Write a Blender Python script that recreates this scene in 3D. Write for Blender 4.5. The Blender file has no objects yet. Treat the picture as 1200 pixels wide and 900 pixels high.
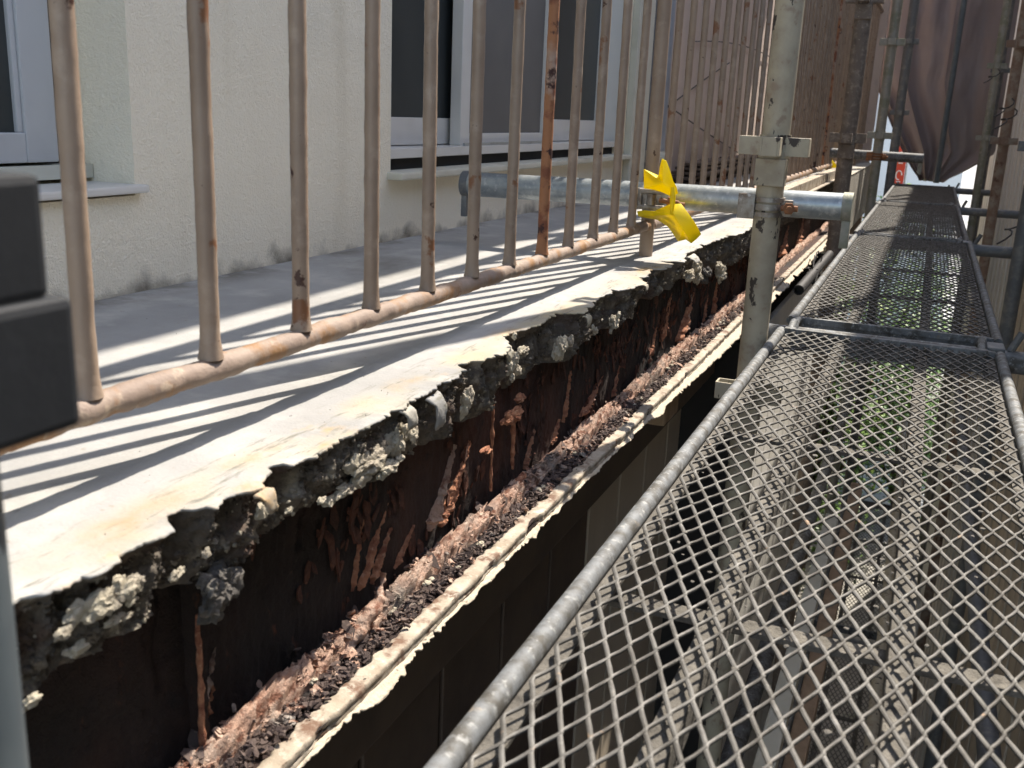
import bpy, bmesh, math, random
from mathutils import Vector, Matrix, noise
R = random.Random(7)
C = bpy.context.scene.collection
sc = bpy.context.scene
PI = math.pi

# ------------------------------------------------------------------ camera, sky, sun, exposure
cam = bpy.data.objects.new('camera', bpy.data.cameras.new('camera')); C.objects.link(cam)
B = [[0.9237299600839602, 0.13721347601943124, -0.35762469551465587],
     [0.38079248620734274, -0.22786377688712475, 0.896144620935017],
     [0.04147340462653179, -0.9639764318599287, -0.262734458203115]]
cam.matrix_world = Matrix([[B[i][0], -B[i][1], -B[i][2], 0] for i in range(3)] + [[0, 0, 0, 1]])
cam.data.sensor_width = 36; cam.data.lens = 36 * 1171.98 / 1200
cam.data.clip_start = 0.02; cam.data.clip_end = 500
cam.data.dof.use_dof = True; cam.data.dof.focus_distance = 1.5; cam.data.dof.aperture_fstop = 15
sc.camera = cam

EL = math.radians(55); AZ = math.atan2(.31, 1)
world = bpy.data.worlds.new('World'); sc.world = world; world.use_nodes = True
nt = world.node_tree; sky = nt.nodes.new('ShaderNodeTexSky'); sky.sky_type = 'NISHITA'
sky.sun_disc = False; sky.sun_elevation = EL; sky.sun_rotation = AZ
bg = nt.nodes['Background']; nt.links.new(sky.outputs[0], bg.inputs[0]); bg.inputs[1].default_value = 0.15
sun = bpy.data.objects.new('sun', bpy.data.lights.new('sun', 'SUN')); C.objects.link(sun)
sun.data.energy = 2.8; sun.data.angle = math.radians(0.5); sun.data.color = (1, .965, .91)
S = Vector((math.sin(AZ) * math.cos(EL), math.cos(AZ) * math.cos(EL), math.sin(EL)))
sun.rotation_euler = S.to_track_quat('Z', 'Y').to_euler()
sc.view_settings.view_transform = 'Standard'; sc.view_settings.look = 'None'
sc.view_settings.exposure = 1.68; sc.view_settings.gamma = 1
sc.view_settings.use_white_balance = True; sc.view_settings.white_balance_temperature = 7250; sc.view_settings.white_balance_tint = 11

# ------------------------------------------------------------------ materials
def mk(name, base, layers=(), rough=.7, metal=0., bump=(), rand=True, wave=None, spec=.5, alpha=None):
    """layers: (colour, scale, lo, hi, detail[, stretch]) noise masks over the base; bump: (scale, strength, dist)"""
    m = bpy.data.materials.new(name); m.use_nodes = True
    n = m.node_tree.nodes; l = m.node_tree.links; p = n['Principled BSDF']
    tc = n.new('ShaderNodeTexCoord'); src = tc.outputs['Object']
    if rand:
        oi = n.new('ShaderNodeObjectInfo'); mu = n.new('ShaderNodeMath'); mu.operation = 'MULTIPLY'; mu.inputs[1].default_value = 37
        l.new(oi.outputs['Random'], mu.inputs[0]); ad = n.new('ShaderNodeVectorMath'); ad.operation = 'ADD'
        l.new(src, ad.inputs[0]); l.new(mu.outputs[0], ad.inputs[1]); src = ad.outputs[0]
    def nz(scale, detail, stretch=None, rgh=.6):
        s = src
        if stretch:
            mp = n.new('ShaderNodeVectorMath'); mp.operation = 'MULTIPLY'; mp.inputs[1].default_value = stretch
            l.new(s, mp.inputs[0]); s = mp.outputs[0]
        t = n.new('ShaderNodeTexNoise'); t.inputs['Scale'].default_value = scale; t.inputs['Detail'].default_value = detail
        t.inputs['Roughness'].default_value = rgh; l.new(s, t.inputs['Vector']); return t.outputs[0]
    col = None
    for L in layers:
        c, s, lo, hi, d = L[:5]; st = L[5] if len(L) > 5 else None
        mr = n.new('ShaderNodeMapRange'); mr.inputs[1].default_value = lo; mr.inputs[2].default_value = hi
        l.new(nz(s, d, st), mr.inputs[0])
        mx = n.new('ShaderNodeMix'); mx.data_type = 'RGBA'; l.new(mr.outputs[0], mx.inputs[0])
        if col is None: mx.inputs[6].default_value = (*base, 1)
        else: l.new(col, mx.inputs[6])
        mx.inputs[7].default_value = (*c, 1); col = mx.outputs[2]
    if col is None: p.inputs['Base Color'].default_value = (*base, 1)
    else: l.new(col, p.inputs['Base Color'])
    p.inputs['Roughness'].default_value = rough; p.inputs['Metallic'].default_value = metal
    p.inputs['Specular IOR Level'].default_value = spec
    prev = None
    for b in bump:
        bn = n.new('ShaderNodeBump'); bn.inputs['Strength'].default_value = b[1]; bn.inputs['Distance'].default_value = b[2]
        l.new(nz(b[0], 4), bn.inputs['Height'])
        if prev: l.new(prev, bn.inputs['Normal'])
        prev = bn.outputs[0]
    if prev: l.new(prev, p.inputs['Normal'])
    m['col'] = 1
    return m

M = {}
M['stucco'] = mk('stucco', (.89, .81, .655), [((.84, .755, .60), 3, .4, .75, 4), ((.68, .63, .52), 1.3, .55, .8, 6)], .9, bump=[(300, .8, .003), (110, .5, .0045)], rand=False)
M['mauve'] = mk('mauve_wall', (.56, .46, .40), [((.48, .39, .34), 2, .4, .7, 5), ((.42, .35, .32), 9, .55, .75, 4)], .9, bump=[(200, .3, .002)], rand=False)
M['bars'] = mk('beige_bar_paint', (.30, .225, .17), [((.24, .175, .13), 14, .4, .65, 5), ((.38, .30, .235), 35, .55, .75, 5), ((.20, .09, .045), 22, .62, .66, 8), ((.05, .018, .012), 26, .655, .68, 7)], .45, bump=[(150, .35, .001), (700, .25, .0006)])
M['bars_rusty'] = mk('rust_eaten_bar_paint', (.38, .28, .22), [((.34, .15, .07), 9, .42, .52, 8), ((.20, .07, .035), 30, .5, .6, 8), ((.045, .015, .012), 24, .57, .61, 7)], .7, bump=[(150, .6, .0015), (700, .4, .0008)])
M['rail'] = mk('rail_paint', (.30, .23, .185), [((.235, .175, .14), 16, .4, .6, 5), ((.27, .145, .065), 20, .50, .60, 8), ((.14, .045, .025), 30, .62, .66, 8), ((.38, .30, .23), 60, .6, .7, 5)], .7, bump=[(120, .6, .0015), (500, .3, .001)], rand=False)
M['concrete_dark'] = mk('broken_concrete', (.165, .145, .12), [((.07, .06, .052), 40, .35, .6, 8), ((.27, .24, .19), 40, .54, .66, 8), ((.42, .38, .30), 14, .60, .70, 8), ((.075, .042, .03), 12, .55, .7, 6)], .95, bump=[(250, .9, .003), (900, .6, .0015)], rand=False)
M['mortar'] = mk('pale_mortar', (.46, .42, .33), [((.30, .26, .21), 45, .45, .65, 8), ((.56, .51, .42), 90, .55, .7, 6)], .95, bump=[(300, .9, .003), (900, .6, .0015)])
M['grey_lump'] = mk('grey_mortar', (.13, .12, .11), [((.08, .075, .07), 60, .4, .6, 8), ((.40, .37, .31), 40, .62, .7, 8)], .95, bump=[(300, .9, .003)])
M['rust'] = mk('rust_with_shade', (.070, .028, .019), [((.035, .016, .012), 18, .4, .6, 8, (1, 1, .35)), ((.016, .011, .010), 1.6, .40, .52, 3), ((.10, .036, .02), 60, .63, .74, 8, (1, 1, .5)), ((.012, .008, .008), 35, .6, .7, 6)], .92, bump=[(200, .9, .003), (800, .7, .0012)], rand=False)  # broad near-black noise patches put the web's shade into the rust colour
M['rust_pale'] = mk('pale_rust', (.44, .28, .21), [((.56, .43, .35), 50, .45, .65, 8), ((.22, .10, .065), 70, .52, .62, 8), ((.09, .04, .03), 120, .62, .7, 6), ((.20, .19, .17), 8, .55, .7, 4)], .95, bump=[(260, .9, .003), (900, .8, .0015)], rand=False)
M['rust_sun_orange'] = mk('sun_bright_orange_rust', (.46, .21, .12), [((.24, .085, .05), 70, .45, .62, 8), ((.58, .34, .22), 150, .55, .7, 6)], .92, bump=[(260, 1, .004), (900, .8, .0015)])  # rust orange, brightened to carry the sun streaks on the web
M['debris'] = mk('dark_flakes', (.085, .06, .052), [((.17, .12, .10), 200, .55, .65, 4), ((.06, .042, .04), 90, .5, .62, 4), ((.30, .27, .24), 25, .62, .7, 4)], .9, bump=[(500, .6, .001)], rand=False)
M['lip'] = mk('cream_flange_paint', (.42, .37, .30), [((.30, .25, .19), 22, .42, .6, 7), ((.15, .085, .055), 30, .53, .64, 8), ((.50, .46, .39), 90, .55, .7, 5)], .8, bump=[(260, .5, .0015)], rand=False)
M['skin'] = mk('cream_paint_skin', (.50, .44, .35), [((.50, .42, .32), 40, .5, .65, 7)], .85, bump=[(300, .7, .002)], rand=False)
M['galv'] = mk('galvanised_steel', (.38, .42, .44), [((.26, .30, .33), 40, .4, .65, 4), ((.50, .53, .55), 90, .55, .7, 3), ((.40, .33, .26), 14, .64, .74, 6)], .38, metal=.65, bump=[(400, .15, .0006)])
M['galv_dirty'] = mk('dirty_galvanised_steel', (.165, .178, .19), [((.075, .072, .065), 45, .42, .62, 8), ((.29, .30, .30), 120, .55, .7, 3), ((.20, .15, .10), 30, .64, .74, 7)], .7, metal=.2, bump=[(300, .35, .0012)])
M['deck'] = mk('dusty_mesh_steel', (.115, .113, .108), [((.06, .057, .052), 25, .42, .62, 5), ((.175, .172, .165), 60, .58, .7, 4), ((.33, .22, .14), 35, .66, .74, 5)], .6, metal=.3, bump=[(600, .3, .0006)], rand=False)
M['dusty'] = mk('dust_caked_rib', (.115, .107, .094), [((.18, .168, .148), 30, .5, .65, 6), ((.055, .05, .044), 50, .55, .68, 6)], .95, bump=[(150, .7, .003), (600, .6, .001)])
M['pole_cream'] = mk('cream_pole_paint', (.42, .38, .29), [((.33, .29, .22), 20, .4, .65, 5), ((.30, .24, .18), 40, .58, .66, 7), ((.05, .04, .035), 30, .60, .615, 8, (1, 1, .5))], .6, metal=0, bump=[(200, .4, .001)])
M['pole_brown'] = mk('dirt_caked_pole', (.16, .125, .10), [((.26, .21, .165), 60, .5, .62, 8), ((.08, .06, .05), 30, .55, .7, 6), ((.34, .28, .21), 130, .62, .7, 4)], .9, bump=[(160, .8, .003)])
M['pole_green'] = mk('weathered_pole', (.30, .30, .27), [((.22, .23, .18), 12, .45, .6, 5), ((.38, .36, .31), 40, .55, .7, 4), ((.30, .13, .06), 18, .68, .74, 7)], .6, metal=.3, bump=[(200, .4, .001)])
M['pole_dark'] = mk('dark_grey_pole', (.14, .15, .16), [((.22, .22, .21), 30, .5, .65, 6)], .6, metal=.3, bump=[(200, .4, .001)])
M['pole_rust'] = mk('rusty_brown_pole', (.24, .16, .12), [((.32, .27, .22), 20, .45, .6, 6), ((.14, .23, .08), 4, .66, .72, 4), ((.12, .06, .04), 26, .58, .68, 7)], .8, bump=[(200, .5, .001)])
M['navy'] = mk('dark_slate_paint', (.008, .011, .016), [((.014, .018, .024), 20, .5, .7, 4)], .6, bump=[(200, .2, .001)])
M['slate'] = mk('blue_grey_pole', (.085, .11, .13), [((.12, .15, .17), 14, .45, .7, 4)], .45, metal=.3)
M['yellow'] = mk('yellow_plastic', (.95, .78, .012), [((.88, .62, .02), 25, .5, .75, 4), ((.70, .62, .30), 60, .66, .76, 5)], .42, bump=[(120, .1, .001)])
M['iron'] = mk('greasy_clamp_steel', (.30, .29, .27), [((.18, .14, .11), 40, .45, .62, 6), ((.45, .44, .42), 90, .58, .7, 4)], .45, metal=.6, bump=[(300, .4, .001)])
M['bolt'] = mk('rusty_bolt_steel', (.22, .10, .05), [((.36, .16, .07), 70, .5, .65, 6)], .7, metal=.2, bump=[(300, .5, .001)])
M['alu'] = mk('white_window_frame', (.66, .64, .60), [((.56, .54, .50), 4, .5, .75, 3)], .4, rand=False)
M['alu_blue'] = mk('grey_sash_frame', (.50, .515, .53), [((.42, .43, .45), 5, .4, .75, 4)], .4, metal=.15, rand=False)
M['alu_dull'] = mk('aluminium_track', (.42, .43, .41), [((.25, .24, .22), 20, .5, .7, 5)], .5, metal=.4, rand=False)
M['gap'] = mk('dark_window_seal', (.02, .018, .018), rough=.8, rand=False)
M['glass'] = mk('dark_window_glass', (.036, .042, .042), [((.05, .056, .056), 4, .4, .7, 2)], .3, rand=False, spec=.3)
M['screen'] = mk('insect_screen', (.15, .14, .128), [((.12, .112, .104), 3, .4, .7, 3)], .8, rand=False, bump=[(900, .3, .0005)])
M['pipe_grey'] = mk('grey_downpipe', (.32, .34, .37), [((.24, .25, .27), 8, .4, .7, 4)], .5)
M['cream_strip'] = mk('cream_trim', (.58, .56, .47), [((.48, .45, .36), 8, .5, .75, 4)], .8)
M['siding'] = mk('grey_white_siding', (.80, .79, .76), [((.72, .70, .67), 3, .4, .7, 4, (1, 1, .3)), ((.55, .50, .44), 6, .62, .78, 6, (1, 1, .2))], .6, bump=[(200, .15, .001)])
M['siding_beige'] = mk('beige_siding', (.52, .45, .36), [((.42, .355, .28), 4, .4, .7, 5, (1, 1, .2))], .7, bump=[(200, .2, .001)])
M['white_siding'] = mk('bright_white_siding', (.86, .85, .81), [((.74, .72, .66), 4, .45, .75, 5, (1, 1, .25))], .7)
M['tarp'] = mk('mauve_grey_sheet', (.30, .265, .27), [((.21, .18, .19), 1.5, .4, .7, 4), ((.33, .265, .25), 3, .55, .8, 4)], .45, rand=False, bump=[(15, .3, .01)])
M['fascia'] = mk('grey_render', (.33, .31, .27), [((.24, .22, .19), 6, .4, .7, 6, (1, 1, .4)), ((.44, .42, .38), 20, .58, .7, 5)], .9, bump=[(150, .4, .002)], rand=False)
M['timber'] = mk('weathered_timber', (.34, .235, .15), [((.24, .16, .10), 6, .4, .7, 6, (6, 6, .4))], .85, bump=[(60, .3, .002)])
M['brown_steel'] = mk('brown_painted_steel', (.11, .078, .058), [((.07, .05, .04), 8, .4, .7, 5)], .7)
M['leaf'] = mk('leaf_green', (.12, .24, .035), [((.06, .13, .02), 3, .4, .6, 3), ((.24, .36, .06), 8, .52, .66, 3)], .5)
M['bark'] = mk('bark', (.10, .07, .05), [((.05, .035, .03), 20, .4, .6, 5)], .9)
M['ground'] = mk('ground_concrete', (.32, .31, .28), [((.22, .21, .19), 1.5, .4, .7, 7), ((.42, .41, .38), 6, .55, .7, 6), ((.12, .14, .07), 2.2, .6, .7, 6)], .9, bump=[(60, .3, .004)], rand=False)
M['render_white'] = mk('pale_house_render', (.66, .68, .70), [((.58, .59, .6), 1, .4, .7, 4)], .8)
M['red'] = mk('red_print', (.62, .06, .03), [((.55, .10, .05), 6, .5, .7, 3)], .6)
M['black'] = mk('black_rubber', (.018, .018, .02), rough=.6)

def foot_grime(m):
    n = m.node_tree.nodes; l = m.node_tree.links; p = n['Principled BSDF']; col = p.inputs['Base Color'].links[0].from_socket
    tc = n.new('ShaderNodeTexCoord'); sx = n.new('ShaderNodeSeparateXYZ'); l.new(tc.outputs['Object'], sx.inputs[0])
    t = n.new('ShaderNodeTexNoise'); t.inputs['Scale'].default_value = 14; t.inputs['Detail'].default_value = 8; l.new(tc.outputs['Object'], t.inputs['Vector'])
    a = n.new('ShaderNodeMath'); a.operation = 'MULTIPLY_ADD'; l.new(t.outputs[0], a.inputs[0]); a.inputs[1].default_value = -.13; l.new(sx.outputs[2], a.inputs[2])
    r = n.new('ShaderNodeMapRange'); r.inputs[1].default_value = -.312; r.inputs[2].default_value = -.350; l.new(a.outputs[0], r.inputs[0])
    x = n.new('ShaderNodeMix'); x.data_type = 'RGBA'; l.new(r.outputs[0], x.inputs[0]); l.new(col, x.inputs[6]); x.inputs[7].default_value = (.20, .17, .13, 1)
    v = n.new('ShaderNodeVectorMath'); v.operation = 'MULTIPLY'; v.inputs[1].default_value = (1, 1, .12); l.new(tc.outputs['Object'], v.inputs[0])
    t2 = n.new('ShaderNodeTexNoise'); t2.inputs['Scale'].default_value = 9; t2.inputs['Detail'].default_value = 7; l.new(v.outputs[0], t2.inputs['Vector'])
    r2 = n.new('ShaderNodeMapRange'); r2.inputs[1].default_value = .56; r2.inputs[2].default_value = .80; r2.inputs[4].default_value = .55; l.new(t2.outputs[0], r2.inputs[0])
    y = n.new('ShaderNodeMix'); y.data_type = 'RGBA'; l.new(r2.outputs[0], y.inputs[0]); l.new(x.outputs[2], y.inputs[6]); y.inputs[7].default_value = (.60, .51, .36, 1); l.new(y.outputs[2], p.inputs['Base Color'])
def translucent(m, c, f):
    n = m.node_tree.nodes; l = m.node_tree.links; t = n.new('ShaderNodeBsdfTranslucent'); t.inputs[0].default_value = (*c, 1)
    x = n.new('ShaderNodeMixShader'); x.inputs[0].default_value = f; l.new(n['Principled BSDF'].outputs[0], x.inputs[1]); l.new(t.outputs[0], x.inputs[2]); l.new(x.outputs[0], n['Material Output'].inputs[0])
translucent(M['yellow'], (.95, .80, .02), .35)
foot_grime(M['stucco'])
ZSV = -.265
def slab_paint():
    m = mk('weathered_slab_coating', (.345, .345, .34),
           [((.26, .26, .255), 5, .42, .7, 6), ((.42, .415, .395), 14, .5, .7, 6), ((.20, .195, .18), 3.5, .56, .72, 9, (1, .5, 1)),
            ((.28, .26, .23), 60, .665, .70, 5), ((.30, .28, .26), 210, .70, .73, 3)], .75, bump=[(40, .2, .003), (350, .45, .0012)], rand=False)
    n = m.node_tree.nodes; l = m.node_tree.links; p = n['Principled BSDF']
    col = p.inputs['Base Color'].links[0].from_socket
    tc = n.new('ShaderNodeTexCoord'); sx = n.new('ShaderNodeSeparateXYZ'); l.new(tc.outputs['Object'], sx.inputs[0])
    def ramp(sock, a, b):
        q = n.new('ShaderNodeMapRange'); q.inputs[1].default_value = a; q.inputs[2].default_value = b; l.new(sock, q.inputs[0]); return q.outputs[0]
    def mul(a, b):
        q = n.new('ShaderNodeMath'); q.operation = 'MULTIPLY'; l.new(a, q.inputs[0]); l.new(b, q.inputs[1]); return q.outputs[0]
    def nz(s, d, st=(1, 1, 1)):
        v = n.new('ShaderNodeVectorMath'); v.operation = 'MULTIPLY'; v.inputs[1].default_value = st; l.new(tc.outputs['Object'], v.inputs[0])
        t = n.new('ShaderNodeTexNoise'); t.inputs['Scale'].default_value = s; t.inputs['Detail'].default_value = d; t.inputs['Roughness'].default_value = .65
        l.new(v.outputs[0], t.inputs['Vector']); return t.outputs[0]
    def over(c, f, k):
        nonlocal col
        x = n.new('ShaderNodeMix'); x.data_type = 'RGBA'; l.new(f, x.inputs[0]); l.new(col, x.inputs[6]); x.inputs[7].default_value = (*c, 1); col = x.outputs[2]
    edge = ramp(sx.outputs[0], -.478, -.455)
    over((.37, .345, .28), mul(edge, ramp(nz(9, 6), .42, .66)), 1)
    over((.37, .335, .24), mul(edge, ramp(nz(5, 7, (1, .7, 1)), .54, .68)), 1)               # yellowed strip by the broken edge
    over((.42, .27, .12), mul(edge, ramp(nz(13, 8, (1, .6, 1)), .57, .70)), 1)   # ochre rust stains
    over((.20, .19, .165), mul(edge, ramp(nz(30, 8, (2.2, .5, 1)), .60, .68)), 1)   # grey scratches
    def blob(cx, cy, rx, ry):
        q = n.new('ShaderNodeVectorMath'); q.operation = 'SUBTRACT'; q.inputs[1].default_value = (cx, cy, ZSV); l.new(tc.outputs['Object'], q.inputs[0])
        u = n.new('ShaderNodeVectorMath'); u.operation = 'MULTIPLY'; u.inputs[1].default_value = (1 / rx, 1 / ry, 1); l.new(q.outputs[0], u.inputs[0])
        w = n.new('ShaderNodeVectorMath'); w.operation = 'LENGTH'; l.new(u.outputs[0], w.inputs[0]); return ramp(w.outputs['Value'], 1, .1)
    for cx, cy, rx, ry, a_ in ((-.445, .46, .030, .09, .36), (-.452, .60, .022, .10, .44), (-.455, .86, .022, .16, .42), (-.44, 1.30, .03, .2, .40), (-.45, 1.75, .04, .3, .42)):
        over((.335, .245, .14), mul(blob(cx, cy, rx, ry), ramp(nz(28, 9, (1, .7, 1)), a_ + .03, a_ + .30)), 1)
    over((.17, .165, .14), mul(ramp(sx.outputs[0], -.49, -.46), ramp(nz(55, 9, (2.6, .35, 1)), .57, .66)), 1)
    over((.22, .215, .20), ramp(nz(2.6, 9, (1, .6, 1)), .60, .74), 1)
    wallb = ramp(sx.outputs[0], -.93, -.985)
    over((.16, .15, .13), mul(wallb, ramp(nz(9, 8, (1, 1, 1)), .46, .62)), 1)    # grime along the wall foot
    l.new(col, p.inputs['Base Color'])
    return m
M['slab'] = slab_paint()
_n = M['tarp'].node_tree.nodes; _l = M['tarp'].node_tree.links; _t = _n.new('ShaderNodeBsdfTranslucent'); _t.inputs[0].default_value = (.30, .25, .25, 1)
_m = _n.new('ShaderNodeMixShader'); _m.inputs[0].default_value = .25; _l.new(_n['Principled BSDF'].outputs[0], _m.inputs[1]); _l.new(_t.outputs[0], _m.inputs[2]); _l.new(_m.outputs[0], _n['Material Output'].inputs[0])

# ------------------------------------------------------------------ mesh helpers
class MB:
    def __init__(s): s.v = []; s.f = []; s.mi = []
    def add(s, v, f, mi=0):
        o = len(s.v); s.v += [tuple(p) for p in v]; s.f += [tuple(i + o for i in q) for q in f]; s.mi += [mi] * len(f)
    def box(s, a, b, mi=0, ch=0.0):
        x0, y0, z0 = a; x1, y1, z1 = b
        if ch <= 0:
            s.add([(x0, y0, z0), (x1, y0, z0), (x1, y1, z0), (x0, y1, z0), (x0, y0, z1), (x1, y0, z1), (x1, y1, z1), (x0, y1, z1)],
                  [(0, 3, 2, 1), (4, 5, 6, 7), (0, 1, 5, 4), (1, 2, 6, 5), (2, 3, 7, 6), (3, 0, 4, 7)], mi)
        else:
            bm = bmesh.new(); bmesh.ops.create_cube(bm, size=1)
            for v in bm.verts: v.co = Vector(((x0 + x1) / 2 + v.co.x * (x1 - x0), (y0 + y1) / 2 + v.co.y * (y1 - y0), (z0 + z1) / 2 + v.co.z * (z1 - z0)))
            bmesh.ops.bevel(bm, geom=bm.edges[:], offset=ch, segments=2, affect='EDGES', profile=.6)
            bm.verts.index_update(); s.add([v.co[:] for v in bm.verts], [[v.index for v in f.verts] for f in bm.faces], mi); bm.free()
    def tube(s, pts, r, n=12, caps=True, mi=0, wob=0, seed=0, inner=None):
        """swept tube through pts; r number or list"""
        pts = [Vector(p) for p in pts]; k = len(pts); base = len(s.v); vs = []
        t0 = (pts[1] - pts[0]).normalized(); up = Vector((0, 0, 1)) if abs(t0.z) < .9 else Vector((1, 0, 0))
        u = t0.cross(up).normalized()
        for i, p in enumerate(pts):
            t = (pts[min(i + 1, k - 1)] - pts[max(i - 1, 0)]).normalized()
            u = (u - t * u.dot(t)).normalized(); w = t.cross(u)
            ri = r[i] if isinstance(r, (list, tuple)) else r
            for j in range(n):
                a = 2 * PI * j / n; d = u * math.cos(a) + w * math.sin(a); q = ri
                if wob: q = ri + wob * noise.fractal((p + d * ri) * 60 + Vector((seed * 7.3, seed, 0)), 1, 2, 3)
                vs.append(p + d * q)
        fs = []
        for i in range(k - 1):
            for j in range(n): fs.append((i * n + j, i * n + (j + 1) % n, (i + 1) * n + (j + 1) % n, (i + 1) * n + j))
        if caps:
            if inner:      # open pipe end with wall thickness
                for e, i in ((0, 0), (1, k - 1)):
                    o = len(vs); p = pts[i]; q = pts[1] if e == 0 else pts[k - 2]; dp = (q - p).normalized() * .03
                    for j in range(n): vs.append(p + (vs[i * n + j] - p) * inner)
                    for j in range(n): vs.append(p + dp + (vs[i * n + j] - p) * inner)
                    for j in range(n):
                        a, b = i * n + j, i * n + (j + 1) % n; c, d = o + j, o + (j + 1) % n; g, h = c + n, d + n
                        fs += ([(b, a, c, d), (d, c, g, h)] if e == 0 else [(a, b, d, c), (c, d, h, g)])
                    fs.append(tuple(o + n + j for j in range(n)))
            else: fs += [tuple(range(n - 1, -1, -1)), tuple((k - 1) * n + j for j in range(n))]
        s.add(vs, fs, mi)
    def build(s, name, mat, parent=None, smooth=True, autosm=40):
        me = bpy.data.meshes.new(name); me.from_pydata(s.v, [], s.f); me.validate(); me.update()
        ms = mat if isinstance(mat, (list, tuple)) else [mat]
        for m in ms: me.materials.append(m)
        if len(ms) > 1 and len(me.polygons) == len(s.mi): me.polygons.foreach_set('material_index', s.mi)
        if smooth:
            me.polygons.foreach_set('use_smooth', [True] * len(me.polygons))
            try: me.set_sharp_from_angle(angle=math.radians(autosm))
            except Exception: pass
        o = bpy.data.objects.new(name, me); C.objects.link(o)
        if parent: o.parent = parent
        return o
def seg(a, b, n):
    a, b = Vector(a), Vector(b); return [a + (b - a) * i / n for i in range(n + 1)]
def thing(name, label, cat, loc=(0, 0, 0), group=None):
    o = bpy.data.objects.new(name, None); o.empty_display_size = .05; C.objects.link(o); o.location = loc
    o['label'] = label; o['category'] = cat
    if group: o['group'] = group
    return o
def tag(o, label, cat, group=None):
    o['label'] = label; o['category'] = cat
    if group: o['group'] = group
    return o
def dup(root, loc, label, group=None):
    r = root.copy(); C.objects.link(r); r.location = loc; r['label'] = label
    if group: r['group'] = group
    for ch in list(root.children):
        c = ch.copy(); C.objects.link(c); c.parent = r
        for g in list(ch.children):
            d = g.copy(); C.objects.link(d); d.parent = c
    return r
def one(name, mat, parent=None, smooth=True, **k):
    """make a MB, run one primitive, build"""
    mb = MB()
    for fn, args in k.items(): getattr(mb, fn)(*args)
    return mb.build(name, mat, parent, smooth)
def fr(x, y, z, o=4): return noise.fractal(Vector((x, y, z)), 1.0, 2.0, o)
def grid(rows, name, mats, parent=None, mi=None, autosm=180, flip=False):
    """rows: list of lists of points"""
    nc = len(rows[0]); mb = MB(); vs = [p for r in rows for p in r]; fs = []; ms = []
    for i in range(len(rows) - 1):
        for j in range(nc - 1):
            a = i * nc + j; q = (a, a + 1, a + nc + 1, a + nc)
            fs.append(q[::-1] if flip else q); ms.append(mi[j] if mi else 0)
    mb.v = vs; mb.f = fs; mb.mi = ms
    return mb.build(name, mats, parent, True, autosm)
def lump(name, c, r, mat, parent, seed=0, sc3=(1, 1, 1), sub=3, rough=.35):
    """an irregular crumb: several rough blobs of different size grown together"""
    mb = MB(); rs = random.Random(seed); big = r > .009; nb_ = 7 if big else 2
    for q in range(nb_):
        off = Vector((0, 0, 0)) if q == 0 else Vector((rs.gauss(0, .25) * sc3[0], rs.gauss(0, .55) * sc3[1], rs.gauss(0, .5) * sc3[2])) * r
        rr = r * (.62 if q == 0 else rs.uniform(.2, .5)); bm = bmesh.new(); bmesh.ops.create_icosphere(bm, subdivisions=3 if (q and not big) or q else 4 if big else 3, radius=1)
        for v in bm.verts:
            p = v.co.copy(); k = 1 + .55 * fr(p.x * 1.5 + seed * 5.1 + q, p.y * 1.5 + seed, p.z * 1.5, 2) + .22 * fr(p.x * 5, p.y * 5 + seed, p.z * 5 + q, 4)
            v.co = Vector((p.x * k * rr * sc3[0], p.y * k * rr * sc3[1], p.z * k * rr * sc3[2])) + off + Vector(c)
        bm.verts.index_update(); mb.add([v.co[:] for v in bm.verts], [[v.index for v in f.verts] for f in bm.faces]); bm.free()
    return mb.build(name, mat, parent, True, 35)

ZS = -.265          # slab top
GZ = -4.2           # ground

# ------------------------------------------------------------------ ground
g = MB(); n = 24
g.add([(-150, -60, GZ), (150, -60, GZ), (150, 240, GZ), (-150, 240, GZ)], [(0, 1, 2, 3)])
go = g.build('ground', M['ground'], None, False); go['kind'] = 'structure'

# ------------------------------------------------------------------ apartment building: wall, windows, trim, upper balcony
bld = thing('apartment_building', 'cream rough-rendered apartment wall with sliding windows behind the balcony rail', 'building', (-1.0, 0, GZ))
def P(o):  # parent a world-space mesh to the building
    o.parent = bld; o.matrix_parent_inverse = Matrix.Translation(-Vector(bld.location)); return o
w = MB(); X0, X1 = -1.30, -1.0
Wz = 2.9
w.box((X0, -1.5, -.6), (X1, .1, Wz))
w.box((X0, .1, -.6), (X1, 1.088, -.132)); w.box((X0, .1, 1.1), (X1, 1.088, Wz))
w.box((X0, 1.088, -.6), (X1, 1.80, Wz))
w.box((X0, 1.80, -.6), (X1, 3.42, -.128)); w.box((X0, 1.80, 1.1), (X1, 3.42, Wz))
w.box((X0, 3.42, -.6), (X1, 3.62, Wz))
P(w.build('wall', M['stucco'], None, False))
w = MB(); w.box((-1.30, 3.62, -.6), (-1.05, 12, Wz)); P(w.build('rear_wall', M['mauve'], None, False))
w = MB(); w.box((-1.6, -1.5, -.6), (-1.3, 12, 6)); P(w.build('inner_wall', M['mauve'], None, False))
# upper balcony that shades the wall
w = MB(); w.box((-1.6, -1.5, 2.2), (-.275, 7.6, 2.36), ch=.01); P(w.build('upper_balcony', M['fascia'], None, False))
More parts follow.
